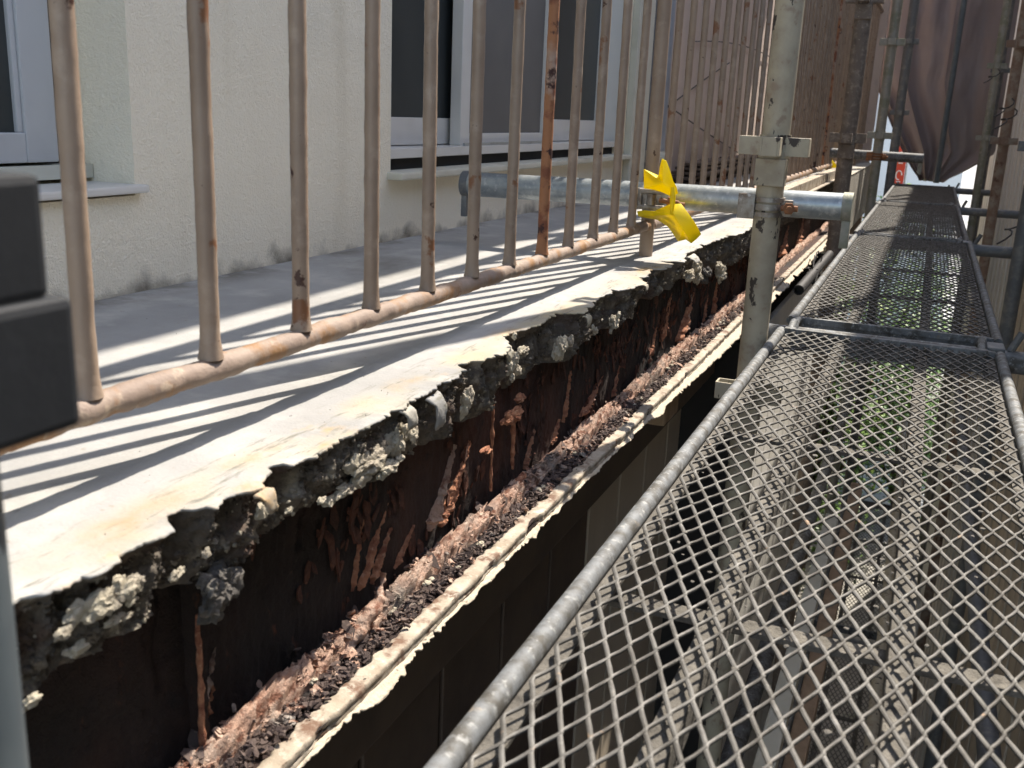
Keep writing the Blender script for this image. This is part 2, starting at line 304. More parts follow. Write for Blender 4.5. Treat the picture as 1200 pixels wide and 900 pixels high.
# lower storey
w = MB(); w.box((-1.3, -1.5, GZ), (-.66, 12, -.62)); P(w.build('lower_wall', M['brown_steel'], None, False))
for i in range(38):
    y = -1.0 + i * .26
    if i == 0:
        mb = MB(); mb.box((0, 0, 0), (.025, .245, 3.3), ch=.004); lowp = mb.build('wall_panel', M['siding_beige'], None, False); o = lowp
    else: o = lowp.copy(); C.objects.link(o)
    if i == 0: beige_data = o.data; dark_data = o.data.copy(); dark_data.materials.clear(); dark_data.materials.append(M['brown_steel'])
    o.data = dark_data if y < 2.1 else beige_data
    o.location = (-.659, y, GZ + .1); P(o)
# window 1 (left), recessed
w1 = MB(); w1.box((-1.075, .1, -.128), (-.985, 1.10, -.117), ch=.003)
P(w1.build('window_sill', M['alu'], None, False))
f = MB(); f.box((-1.12, .1, -.112), (-1.07, 1.086, -.094)); f.box((-1.12, 1.061, -.094), (-1.085, 1.086, 1.1)); f.box((-1.12, .1, 1.06), (-1.085, 1.061, 1.1))
win1 = P(f.build('window', M['cream_strip'], None, False))
f = MB(); f.box((-1.115, .985, -.090), (-1.078, 1.036, 1.05), ch=.002); f.box((-1.115, .1, -.090), (-1.079, .985, -.052), ch=.002)
f.box((-1.112, .976, -.052), (-1.082, .985, 1.05), ch=.002)
f.build('sash', M['alu_blue'], win1, False)
f = MB(); f.box((-1.096, .1, -.052), (-1.088, .977, 1.05)); f.build('pane', M['glass'], win1, False)
f = MB(); f.box((-1.12, 1.037, -.094), (-1.10, 1.061, 1.06)); f.build('rubber_seal', M['gap'], win1, False)
# window 2
s2 = MB(); s2.box((-1.06, 1.785, -.142), (-.965, 3.47, -.127), ch=.004); P(s2.build('window_sill', M['cream_strip'], None, False))
f = MB(); f.box((-1.10, 1.80, -.103), (-1.012, 3.42, -.083), ch=.002)
f.box((-1.10, 1.80, -.083), (-1.015, 1.822, 1.1)); f.box((-1.10, 3.395, -.083), (-1.015, 3.42, 1.1)); f.box((-1.10, 1.822, 1.07), (-1.015, 3.395, 1.1))
win2 = P(f.build('window', M['alu'], None, False))
f = MB(); f.box((-1.10, 1.80, -.128), (-1.03, 3.42, -.104)); f.build('dark_gap', M['gap'], win2, False)
def sash(y0, y1, x, zb, wd, rail, mat_in, nm):
    f = MB(); f.box((x - .014, y0, -.083), (x + .014, y0 + wd, 1.07), ch=.002); f.box((x - .014, y1 - wd, -.083), (x + .014, y1, 1.07), ch=.002)
    f.box((x - .012, y0 + wd, -.081), (x + .012, y1 - wd, zb), ch=.002)
    s = f.build('sash', M['alu'], win2, False)
    f = MB(); f.box((x - .004, y0 + wd, zb), (x + .004, y1 - wd, 1.07)); f.build(nm, M[mat_in], s, False)
sash(1.823, 2.34, -1.085, -.022, .03, .05, 'glass', 'pane')
sash(2.20, 2.80, -1.05, -.055, .05, .03, 'screen', 'insect_screen')
sash(2.76, 3.394, -1.075, -.018, .07, .05, 'glass', 'pane')
f = MB(); f.box((-1.022, 2.185, -.083), (-1.016, 2.78, -.076)); f.build('track', M['alu_dull'], win2, False)
# trim, downpipe, cables on the mauve wall
f = MB(); f.box((-1.0, 3.46, -.262), (-.975, 3.66, Wz - .9), ch=.004); P(f.build('corner_trim', M['cream_strip'], None, False))
f = MB(); f.tube(seg((-.985, 3.80, -.262), (-.985, 3.80, 1.95), 6), .045, 16); dp = P(f.build('downpipe', M['pipe_grey']))
f = MB(); f.tube([(-.985, 3.80, -.165), (-.985, 3.80, -.12)], .052, 16); f.tube([(-.975, 3.70, -.13), (-.93, 3.72, -.14), (-.925, 3.80, -.15)], .018, 8); f.build('pipe_collar', M['cream_strip'], dp)
for a, b, c in (((-1.04, 4.1, .02), (-1.03, 4.75, .17), (-1.04, 5.45, .29)), ((-1.04, 4.0, .08), (-1.03, 5.0, -.07), (-1.04, 6.1, -.19)), ((-1.04, 4.6, .33), (-1.03, 5.6, .42), (-1.04, 6.8, .40))):
    pts = [Vector(a).lerp(Vector(b), t).lerp(Vector(b).lerp(Vector(c), t), t) for t in [i / 12 for i in range(13)]]
    f = MB(); f.tube(pts, .0028, 6); P(f.build('cable', M['black']))
f = MB(); f.box((-1.05, 8.32, -.9), (-.45, 8.45, 2.2), ch=.005); P(f.build('end_partition', M['mauve'], None, False))

# ------------------------------------------------------------------ balcony slab with its broken edge
EDGE = [(.1, -.42), (.355, -.42), (.381, -.414), (.405, -.409), (.441, -.415), (.467, -.411), (.507, -.414), (.527, -.418), (.548, -.407), (.585, -.414), (.617, -.415), (.638, -.410), (.671, -.416), (.712, -.414), (.747, -.417), (.779, -.415), (.815, -.42), (.844, -.417), (.86, -.421), (.918, -.422), (.975, -.427), (1.009, -.417), (1.06, -.425), (1.10, -.452), (1.127, -.453), (1.196, -.441), (1.273, -.446), (1.302, -.417), (1.40, -.430), (1.443, -.438), (1.544, -.413), (1.626, -.411), (1.70, -.43), (1.772, -.444), (1.79, -.417), (1.86, -.425), (1.886, -.462), (1.90, -.412), (2.029, -.437), (2.239, -.433), (2.40, -.424), (2.5, -.405), (2.7, -.41), (3.3, -.41), (3.5, -.44), (3.9, -.445), (4.3, -.42), (4.8, -.45), (5.2, -.43), (5.6, -.41), (8.3, -.41)]
def interp(T, y):
    for (a, b), (c, d) in zip(T, T[1:]):
        if a <= y <= c: return b + (d - b) * (y - a) / (c - a)
    return T[0][1] if y < T[0][0] else T[-1][1]
def spans(a, m, b, d1, d2):
    out = []; y = a
    while y < m: out.append(y); y += d1
    while y < b: out.append(y); y += d2
    out.append(b); return out
ys = spans(.12, 2.75, 8.3, .0028, .012)
BOT = [(0, -.334), (.5, -.330), (.7, -.326), (.9, -.337), (1.1, -.345), (1.3, -.338), (1.7, -.325), (2.0, -.32), (2.4, -.345), (3, -.36), (8.3, -.36)]
rows = []
TOPX = [-1.02, -.98, -.94, -.9, -.8, -.7, -.6, -.56, -.53]
NT = 12; NF = 30; NU = 8
for y in ys:
    fine = 1 if y < 5.5 else .15
    xe = interp(EDGE, y) + fine * (.0030 * fr(y * 60, 3.1, 0, 5) + .0040 * (abs(fr(y * 23, 8.1, 0, 5)) - .2) - .0060 * max(0, abs(fr(y * 38, 1.7, 0, 5)) - .08) + .0012 * fr(y * 260, 3, 1, 3) + .0026 * fr(y * 420, 9, 0, 2) - .040 * max(0, fr(y * 13, 77, 1, 4) - .16))
    r_ = [(x, y, ZS + .0006 * fr(x * 8, y * 8, 1, 3)) for x in TOPX]
    x0 = TOPX[-1]
    for j in range(1, NT + 1):
        t = j / NT; x = x0 + (xe - x0) * t
        z = ZS + .0007 * fr(x * 30, y * 30, 2, 3) + .002 * max(0, t - .75) * 4 * fr(y * 30, x * 60, 5, 3)
        r_.append((x, y, z))
    zt = r_[-1][2]; r_.append((xe + .0006, y, zt - .0014)); r_.append((xe - .001, y, zt - .0032))
    zb = interp(BOT, y) + .006 * fr(y * 18, 50, 0, 4)
    rec = .012 + .007 * fr(y * 26, 11, 3, 3)
    for j in range(NF + 1):
        t = j / NF; z = zt - .0045 + (zb - zt + .0045) * t
        bul = .012 * fr(y * 19, z * 26, 4, 4) + .0065 * fr(y * 75, z * 75, 8, 5) + .0022 * fr(y * 330, z * 330, 2, 3)
        prof = -max(.001, rec * min(1, t * 6 + .25)) - .022 * max(0, t - .35) ** 1.3
        q = prof + fine * bul; q = q if q < -.004 else -.004 + .5 * (q + .004) * (.2 + t); r_.append((xe + q, y, z + .003 * fine * fr(y * 60, z * 60, 21, 3)))
    xl, _, zl = r_[-1]
    for j in range(1, NU + 1):
        t = j / NU; r_.append((xl + (-.62 - xl) * t, y, zl + (zb - zl) * min(1, t * 3) + .005 * (1 - t) * fr(y * 40, t * 9, 31, 4)))
    rows.append(r_)
slab = thing('balcony_slab', 'pale coated concrete balcony floor with long crumbling front edge above rusted beam', 'balcony', (-.7, .12, ZS))
def PS(o, par):
    o.parent = par; o.matrix_parent_inverse = Matrix.Translation(-Vector(par.location)); return o
nc = len(rows[0]); nT = len(TOPX) + NT + 1
mi = [0 if j < nT - 1 else 1 for j in range(nc - 1)]
PS(grid(rows, 'slab', [M['slab'], M['concrete_dark']], None, mi, 65), slab)
LUMPS = [(y, z, r, s3, m, x + (.008 if m == 'mortar' else .004)) for (y, z, r, s3, m, x) in [  # y, z, r, (sx,sy,sz), material, x
    (.53, -.335, .021, (.8, 1.15, 1), 'grey_lump', -.432), (.405, -.290, .013, (.5, 1.7, 1), 'mortar', -.424), (.43, -.290, .010, (.5, 1.3, 1.1), 'mortar', -.424), (.418, -.306, .007, (.6, 1.8, .7), 'mortar', -.426),
    (.735, -.306, .018, (.55, 1.9, .9), 'mortar', -.431), (.775, -.300, .014, (.6, 1.2, 1.2), 'mortar', -.430), (.944, -.302, .013, (.6, 1.1, 1.4), 'mortar', -.437), (.69, -.318, .012, (.6, 1.6, .7), 'mortar', -.433),
    (1.062, -.287, .015, (.6, 1.0, 1.2), 'mortar', -.434), (1.14, -.288, .010, (.7, 1.8, .6), 'mortar', -.449), (1.245, -.305, .019, (.6, 1.1, 1.1), 'mortar', -.437), (1.09, -.302, .009, (.7, 1, 1), 'mortar', -.436),
    (1.496, -.314, .016, (.6, 1.2, 1.1), 'mortar', -.436), (1.385, -.306, .008, (.7, 1, 1), 'mortar', -.432), (1.37, -.298, .006, (.7, 1, 1), 'mortar', -.432),
    (2.03, -.310, .019, (.8, 1.4, .9), 'mortar', -.437), (2.10, -.318, .022, (.8, 1.3, 1.1), 'mortar', -.436), (2.36, -.352, .020, (.8, 1.1, 1.1), 'mortar', -.432), (2.25, -.332, .018, (.8, 1.3, 1), 'grey_lump', -.440),
    (.355, -.325, .007, (.6, 1.2, .8), 'mortar', -.427), (.50, -.296, .006, (.5, 1, 1), 'mortar', -.424), (.56, -.288, .008, (.5, 1, 1.2), 'mortar', -.424), (.60, -.302, .005, (.5, 1.6, .8), 'mortar', -.427), (.76, -.318, .012, (.7, 1.7, .8), 'mortar', -.428), (.80, -.296, .012, (.6, 1.2, 1.1), 'mortar', -.430), (.47, -.300, .006, (.6, 1.3, .9), 'mortar', -.425), (.645, -.310, .006, (.6, 1.6, .7), 'mortar', -.427), (.39, -.312, .008, (.6, 1.5, .8), 'mortar', -.428)]]
for i, (y, z, r, s3, m, x) in enumerate(LUMPS):
    PS(lump('mortar_lump', (x, y, z), r, M[m], None, i, s3, 3, .75), slab)
# curled sheets of coating hanging off the edge
for (y, x, z, L, W, dr) in ((.845, -.421, -.272, .035, .026, .9), (.55, -.408, -.268, .018, .016, .7), (.78, -.416, -.268, .02, .02, .8), (1.05, -.428, -.268, .014, .02, .9), (1.30, -.414, -.268, .016, .02, .8), (2.0, -.425, -.266, .03, .06, .3), (1.6, -.412, -.267, .012, .02, .6)):
    rr = []
    for i in range(9):
        t = i / 8; row = []
        for j in range(9):
            s = (j / 8 - .5) * W * (1.1 - .5 * t) * (1 + .35 * fr(t * 5, y * 9, j, 2)); a = dr * t * 1.5
            row.append((x + L * t * math.cos(a) * .6 + .002 * fr(s * 90, t * 3, y, 2), y + s + .006 * t, z - L * t * math.sin(a) + .002 * fr(s * 120, t * 4, y + 3, 2)))
        rr.append(row)
    o = grid(rr, 'coating_flake', [M['slab']], None); md = o.modifiers.new('s', 'SOLIDIFY'); md.thickness = .0016; PS(o, slab)
# grit scattered on the coating
mb = MB()
for i in range(350):
    y = R.uniform(.3, 4); x = R.choice([R.uniform(-.5, -.425), R.uniform(-.98, -.5)]); s = R.uniform(.0003, .0009)
    a = R.random() * 6; ca, sa = math.cos(a) * s, math.sin(a) * s
    mb.add([(x + ca, y + sa, ZS - .001), (x - sa, y + ca, ZS - .001), (x - ca, y - sa, ZS - .001), (x + sa, y - ca, ZS - .001), (x, y, ZS + s)], [(0, 1, 4), (1, 2, 4), (2, 3, 4), (3, 0, 4)])
o = mb.build('grit', M['debris'], None, False); o['kind'] = 'stuff'; PS(o, slab)
for nm, mt, cnt, lo_, hi_ in (('crumb', 'concrete_dark', 9000, .0008, .0034), ('pale_crumb', 'mortar', 2600, .0007, .0030)):
    mb = MB()
    for i in range(cnt):
        r_ = rows[int(len(ys) * R.random() ** 1.2 * .98)]; q = R.randint(nT + 3, nc - NU - 2); p_ = r_[q]
        if nm == 'pale_crumb' and fr(p_[1] * 14, p_[2] * 30, 61, 3) < .12: continue
        if p_[1] > 3.2: continue
        s_ = lo_ + (hi_ - lo_) * R.random() ** 2; c_ = Vector((p_[0] + s_ * .2, p_[1], p_[2])); k_ = 5
        ax = Vector((R.gauss(0, 1), R.gauss(0, 1), R.gauss(0, 1))).normalized(); u_ = ax.orthogonal().normalized(); v_ = ax.cross(u_)
        ring_ = [c_ + (u_ * math.cos(2 * PI * a / k_) + v_ * math.sin(2 * PI * a / k_)) * s_ * R.uniform(.6, 1.2) for a in range(k_)]
        mb.add(ring_ + [c_ + ax * s_ * .8, c_ - ax * s_ * .8], [(a, (a + 1) % k_, k_) for a in range(k_)] + [((a + 1) % k_, a, k_ + 1) for a in range(k_)])
    o = mb.build(nm, M[mt], None, False); o['kind'] = 'stuff'; PS(o, slab)
# intact fascia further on, light metal channel on top
f = MB(); f.box((-.60, 5.6, -.62), (-.412, 8.31, -.27), ch=.004); PS(f.build('fascia', M['fascia'], None, False), slab)
ch = MB(); ch.box((-.485, 3.15, -.225), (-.445, 6.1, -.219)); ch.box((-.451, 3.15, -.262), (-.445, 6.1, -.225)); ch.box((-.442, 3.15, -.262), (-.425, 6.1, -.258))
tag(ch.build('edge_channel', M['lip'], None, False), 'cream metal channel strip lying along the far balcony edge under the bars', 'metal strip')

# ------------------------------------------------------------------ rusted steel beam under the slab
beam = thing('steel_beam', 'badly corroded rust-brown steel beam exposed under the broken balcony edge', 'beam', (-.478, .12, -.5))
ys2 = spans(.12, 2.75, 5.6, .003, .016)
rows = []
for y in ys2:
    r_ = []
    for j in range(46):
        z = -.305 - .20 * j / 45
        lam = fr(y * 9, z * 5, 40, 4); st = .0025 * (1 if lam > .12 else 0) + .002 * (1 if lam > .35 else 0)
        r_.append((-.479 + st + .003 * fr(y * 30, z * 12, 6, 4) + .0012 * fr(y * 160, z * 90, 7, 3), y, z))
    rows.append(r_)
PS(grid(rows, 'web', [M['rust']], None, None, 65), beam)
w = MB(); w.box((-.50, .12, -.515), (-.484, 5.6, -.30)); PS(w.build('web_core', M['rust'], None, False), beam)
# lower flange: rust-swollen base
rows = []
for y in ys2:
    rows.append([(x, y, -.499 + .002 * fr(y * 40, x * 60, 12, 4) + .001 * fr(y * 200, x * 200, 13, 2)) for x in [-.485 + .0022 * j for j in range(38)]])
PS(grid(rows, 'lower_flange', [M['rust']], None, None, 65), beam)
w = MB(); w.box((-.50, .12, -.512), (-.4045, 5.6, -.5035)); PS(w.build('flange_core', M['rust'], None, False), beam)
# ridge of crumbling laminated rust
rows = []
for y in ys2:
    r_ = []; big = 1 + .45 * fr(y * 7, 1, 90, 3); gapk = max(.12, min(1, 1.15 + 1.6 * fr(y * 5.2, 40, 2, 2)))
    cx = -.4545 + .003 * fr(y * 9, 3, 3, 3)
    for j in range(27):
        t = j / 26; a = PI * t; wx = .0105 * (.75 + .25 * big)
        h = .0235 * big * gapk * (abs(math.sin(a)) ** .5)
        x = cx - wx * math.cos(a); z = -.5015 + h
        nn = .0080 * fr(y * 70, x * 110, z * 110, 5) + .0026 * fr(y * 300, x * 300, z * 300, 3)
        r_.append((x + nn * .5, y + nn, z + nn * 1.3 * min(1, h / .006)))
    rows.append(r_)
PS(grid(rows, 'rust_ridge', [M['rust_pale']], None, None, 60), beam)
# painted lip of the flange
rows = []
for y in ys2:
    r_ = []; k = max(0, fr(y * 14, 8, 1, 3) - .15)
    for x, z in ((-.4215, -.5025), (-.4200, -.4985), (-.4185, -.4972), (-.416, -.4968), (-.413, -.4966), (-.410, -.4966), (-.407, -.4967), (-.404, -.4968), (-.4022, -.4975), (-.4015, -.4995), (-.4012, -.503), (-.4025, -.5055), (-.4012, -.5075), (-.402, -.511), (-.43, -.512)):
        r_.append((x - .010 * k * (1 if x > -.42 else .2) - (.004 * fr(y * 70, 3, 9, 4) if x < -.415 else 0) + .0009 * fr(y * 50, x * 300, z * 100, 3), y, z + .0011 * fr(y * 40, x * 200, 4, 4) + .0008 * fr(y * 260, x * 400, 8, 3)))
    rows.append(r_)
PS(grid(rows, 'flange_lip', [M['lip']], None, None, 60), beam)
# jagged skin of paint and filler hanging off the lip
rows = []
for y in ys2:
    far = min(1, max(0, (y - 1.5) / .8)); wd = .006 + .013 * max(0, fr(y * 9, 5, 1, 3) + .05) + .0055 * fr(y * 120, 6, 2, 5) * min(1, max(.08, fr(y * 7, 2, 9, 2) * 2.5 + .35)) + .016 * far * (1 if fr(y * 4.5, 1, 3, 2) > -.25 else .2)
    wd = max(.0008, wd); r_ = []
    for j in range(7):
        t = j / 6; r_.append((-.4035 + wd * t * .75 + .0012 * fr(y * 130, t * 3, 7, 3), y + .002 * fr(y * 190, t * 4, 3, 3), -.509 - wd * t * .55 + .0016 * fr(y * 90, t * 5, 9, 3)))
    rows.append(r_)
o = grid(rows, 'paint_skin', [M['skin']], None, None, 60); md = o.modifiers.new('s', 'SOLIDIFY'); md.thickness = .0018; PS(o, beam)
# lifted plates of rust over the web
M['rust_red'] = mk('red_brown_rust', (.105, .040, .025), [((.05, .021, .015), 60, .42, .6, 8), ((.20, .085, .05), 140, .60, .72, 6)], .92, bump=[(300, 1, .003)], rand=False)
mb = MB()
for i in range(1500):
    y = .3 + 3.0 * R.random() ** .9; z = R.uniform(-.495, -.345)
    if fr(y * 6, z * 14, 33, 3) + .35 * min(1, (y - .3) / 1.2) < .30 or y < .62: continue
    sz = .003 + .012 * R.random() ** 2; k = R.randint(6, 9); nrm = Vector((1, R.gauss(0, .22), R.gauss(.05, .22))).normalized(); u = Vector((0, 1, 0)) - nrm * nrm.y; u.normalize(); v = nrm.cross(u); a0 = R.random() * 6
    pts = [Vector((-.4765, y, z)) + (u * math.cos(a0 + 2 * PI * q / k) * R.uniform(.4, 1.0) * .7 + v * math.sin(a0 + 2 * PI * q / k) * R.uniform(.5, 1.3) * 1.3) * sz for q in range(k)]
    th = nrm * R.uniform(.0008, .0026)
    mb.add(pts + [p + th for p in pts], [tuple(range(k))[::-1], tuple(range(k, 2 * k))] + [(q, (q + 1) % k, k + (q + 1) % k, k + q) for q in range(k)])
o = mb.build('web_scale', M['rust_red'], None, False); o['kind'] = 'stuff'; PS(o, beam)
# loose flakes of rust in the groove and on the ridge
mb = MB()
def flake(mb, c, s):
    k = R.randint(4, 6); nrm = Vector((R.gauss(0, .6), R.gauss(0, .6), 1)).normalized(); u = nrm.orthogonal().normalized(); v = nrm.cross(u); a0 = R.random() * 6
    pts = [Vector(c) + (u * math.cos(a0 + 2 * PI * i / k) * R.uniform(.6, 1.4) + v * math.sin(a0 + 2 * PI * i / k) * R.uniform(.4, 1)) * s for i in range(k)]
    th = nrm * s * R.uniform(.25, .6)
    mb.add([p for p in pts] + [p + th for p in pts], [tuple(range(k))[::-1], tuple(range(k, 2 * k))] + [(i, (i + 1) % k, k + (i + 1) % k, k + i) for i in range(k)])
for i in range(9000):
    y = .25 + 2.9 * R.random() ** 1.35; d = fr(y * 8, 2, 8, 3)
    if R.random() > .75 + d: continue
    x = R.gauss(-.4300, .0052); flake(mb, (x, y, -.4985 + R.random() * .006 * (1 + 2 * max(0, d))), .0009 + .0040 * R.random() ** 2.5)
o = mb.build('rust_debris', M['debris'], None, False); o['kind'] = 'stuff'; PS(o, beam)
mb = MB()
for i in range(2600):
    y = .25 + 2.9 * R.random() ** 1.3; x = R.gauss(-.4545, .0055); z = -.5 + .020 * math.sqrt(max(.02, 1 - ((x + .4545) / .012) ** 2)); flake(mb, (x, y, z - .001), R.uniform(.001, .0034))
o = mb.build('rust_scale', M['rust_pale'], None, False); o['kind'] = 'stuff'; PS(o, beam)
mb = MB(); mb2 = MB()
for i in range(800):
    y = .28 + 2.7 * R.random() ** 1.2; m_ = mb if R.random() < .6 else mb2; x = R.choice([R.gauss(-.4545, .006), R.gauss(-.431, .006)]); z = -.4985 + (.019 if x < -.447 else .003) * R.uniform(.5, 1)
    sz = .0028 + .0092 * R.random() ** 1.6; k = R.randint(6, 9); nrm = Vector((R.gauss(0, .5), R.gauss(0, .5), 1)).normalized(); u = nrm.orthogonal().normalized(); v = nrm.cross(u); a0 = R.random() * 6
    for lay in range(R.randint(1, 3)):
        pts = [Vector((x, y, z + lay * .0014)) + (u * math.cos(a0 + 2 * PI * q / k) * R.uniform(.5, 1.2) * .7 + v * math.sin(a0 + 2 * PI * q / k) * R.uniform(.5, 1.2) * 1.3) * sz * (1 - .2 * lay) for q in range(k)]
        th = nrm * R.uniform(.0005, .0012)
        m_.add(pts + [p + th for p in pts], [tuple(range(k))[::-1], tuple(range(k, 2 * k))] + [(q, (q + 1) % k, k + (q + 1) % k, k + q) for q in range(k)])
o = mb.build('rust_plates', M['rust_pale'], None, False); o['kind'] = 'stuff'; PS(o, beam)
o = mb2.build('dark_rust_plates', M['debris'], None, False); o['kind'] = 'stuff'; PS(o, beam)
for i in range(46):
    y = R.uniform(.3, 2.9); PS(lump('rust_chunk', (R.choice([-.441, -.428, -.462]) + R.uniform(-.004, .004), y, -.492), R.uniform(.0035, .008), M['mortar' if i % 4 else 'rust_pale'], None, i + 50, (1, 1.3, .6), 2, .8), beam)
# stiffener plates and rusted rods standing on the flange
def rod(pts, r, mat='rust_sun_orange', nm='stiffener', wob=.0025, n=8):
    P_ = []
    for a, b in zip(pts, pts[1:]): P_ += seg(a, b, 22)[:-1]
    P_.append(Vector(pts[-1])); mb = MB(); mb.tube(P_, r, n, wob=wob, seed=len(bpy.data.objects)); PS(mb.build(nm, M[mat], None, True, 60), beam)
def plate(y, x1, z0, z1, th=.003):
    rr = []
    mb = MB()
    for i in range(41):
        z = z0 + (z1 - z0) * i / 40; e = x1 + .003 * fr(z * 90, y * 40, 1, 4)
        mb.v += [(-.482, y - th, z), (e, y - th + .001 * fr(z * 120, 2, y, 2), z), (e + .001, y + th, z), (-.482, y + th, z)]
    for i in range(40):
        for j in range(4): mb.f.append((i * 4 + j, i * 4 + (j + 1) % 4, i * 4 + 4 + (j + 1) % 4, i * 4 + 4 + j))
    mb.f += [(3, 2, 1, 0), (160, 161, 162, 163)]; mb.mi = [0] * len(mb.f)
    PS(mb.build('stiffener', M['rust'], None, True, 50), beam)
plate(.545, -.460, -.498, -.345, .002)
rod([(-.4585, .538, -.495), (-.4600, .54, -.372)], .0022)
rod([(-.448, .72, -.499), (-.444, .765, -.478), (-.445, .79, -.462), (-.448, .80, -.448)], [.008 - .005 * i / 66 for i in range(67)], 'rust_pale', 'rust_spike', .006, 12)
rod([(-.463, 1.102, -.468), (-.463, 1.10, -.352)], .0018, nm='rusted_rod'); rod([(-.463, 1.175, -.462), (-.463, 1.17, -.385)], .0022, nm='rusted_rod')
PS(lump('rust_lump', (-.458, 1.16, -.383), .015, M['rust_sun_orange'], None, 81, (.7, 2.2, .8), 3, .6), beam)
PS(lump('rust_lump', (-.455, 1.06, -.398), .008, M['rust_sun_orange'], None, 82, (.7, 2.6, .5), 3, .6), beam)
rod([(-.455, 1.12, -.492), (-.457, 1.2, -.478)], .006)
# sun streaks put into colour and shape: orange web blisters, broad foot, pointed above
SUN_STREAKS = [((.545, -.490), (.58, -.425), .0055), ((.56, -.485), (.575, -.455), .003), ((.802, -.475), (.864, -.388), .0052), ((.79, -.470), (.808, -.400), .0016), ((.826, -.478), (.868, -.43), .004), ((.876, -.482), (.92, -.448), .003), ((.957, -.470), (1.023, -.385), .0085), ((.985, -.475), (1.04, -.42), .006), ((1.003, -.470), (1.065, -.392), .0052),
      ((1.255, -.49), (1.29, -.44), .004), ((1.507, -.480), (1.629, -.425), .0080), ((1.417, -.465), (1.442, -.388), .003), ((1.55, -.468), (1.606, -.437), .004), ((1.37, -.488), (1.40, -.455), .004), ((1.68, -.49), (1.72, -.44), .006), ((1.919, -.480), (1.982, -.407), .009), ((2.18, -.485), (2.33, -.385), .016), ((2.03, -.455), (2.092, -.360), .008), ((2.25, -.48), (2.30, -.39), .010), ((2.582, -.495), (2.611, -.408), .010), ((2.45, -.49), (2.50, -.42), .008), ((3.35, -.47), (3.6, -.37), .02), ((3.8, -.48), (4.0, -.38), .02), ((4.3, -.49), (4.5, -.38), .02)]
for i, ((y0, z0), (y1, z1), hw) in enumerate(SUN_STREAKS):
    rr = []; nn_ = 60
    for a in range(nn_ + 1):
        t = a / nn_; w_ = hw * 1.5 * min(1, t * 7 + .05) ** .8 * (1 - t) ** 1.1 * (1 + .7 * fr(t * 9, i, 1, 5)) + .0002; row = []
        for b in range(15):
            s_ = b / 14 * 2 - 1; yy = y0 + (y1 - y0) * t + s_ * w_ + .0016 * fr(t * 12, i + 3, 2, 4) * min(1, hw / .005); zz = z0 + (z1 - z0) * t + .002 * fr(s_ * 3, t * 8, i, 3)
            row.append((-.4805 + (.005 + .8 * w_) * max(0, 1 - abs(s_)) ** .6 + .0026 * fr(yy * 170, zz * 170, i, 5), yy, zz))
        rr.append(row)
    PS(grid(rr, 'sun_streak_blister', [M['rust_sun_orange' if i % 6 else 'rust_pale']], None, None, 60), beam)

# ------------------------------------------------------------------ balcony railing
XR = -.5; ZR = -.2045
rail = thing('balcony_railing', 'beige painted steel bar railing with rusty bottom rail along the balcony edge', 'railing', (XR, 1.936, ZS))
def barmesh(seed, mat, r=.0075):
    n = 200; mb = MB(); pts = [(0, 0, 1.02 * i / n) for i in range(n + 1)]
    rad = [r * (1 + .35 * math.exp(-i * .5) + .03 * fr(i * .11, seed, 1, 3)) for i in range(n + 1)]
    mb.tube(pts, rad, 14, wob=.00045, seed=seed); return mb.build('baluster', M[mat], None, True, 50)
protos = [barmesh(i, 'bars') for i in range(4)] + [barmesh(9, 'bars_rusty')]
used = set()
def place_bar(y, k):
    p = protos[k]
    if k in used: o = p.copy(); C.objects.link(o)
    else: o = p; used.add(k)
    o.location = (XR, y, ZR + .0085); o.rotation_euler = (R.gauss(0, .002), R.gauss(0, .002), R.random() * 6); PS(o, rail); return o
BY = [.25 + .0, .367, .4897, .6158, .7399, .8631, .9868, 1.1053, 1.2248, 1.3463, 1.461, 1.584, 1.70, 1.8145]
for i, y in enumerate(BY):
    o = place_bar(y, 4 if i == 9 else i % 4)
    if i == 9: o['label'] = 'baluster eaten by orange rust'
for k in range(1, 51):
    y = 1.936 + .1225 * k
    if k % 15 == 0: continue
    place_bar(y + R.gauss(0, .002), 4 if k in (27,) else k % 4)
mb = MB(); n = 420; pts = [(XR, .15 + (1.925 - .15) * i / n, ZR) for i in range(n + 1)]
mb.tube(pts, [.0100 + .0012 * fr(i * .11, 1, 5, 4) for i in range(n + 1)], 14, wob=.0012, seed=3)
PS(mb.build('bottom_rail', M['rail'], None, True, 60), rail)
mb = MB(); mb.tube(seg((XR, 1.95, ZR), (XR, 8.3, ZR), 200), .0125, 12, wob=.001, seed=4); PS(mb.build('bottom_rail', M['rail'], None, True, 60), rail)
mb = MB(); mb.tube(seg((XR, .15, .83), (XR, 8.3, .83), 20), .018, 14); PS(mb.build('top_rail', M['bars']), rail)
for y in (.10, 1.936, 3.7735, 5.611, 7.449):
    mb = MB(); mb.tube(seg((XR, y, ZS - .03), (XR, y, .83), 60), .0135, 16, wob=.0004, seed=2); PS(mb.build('post', M['bars']), rail)

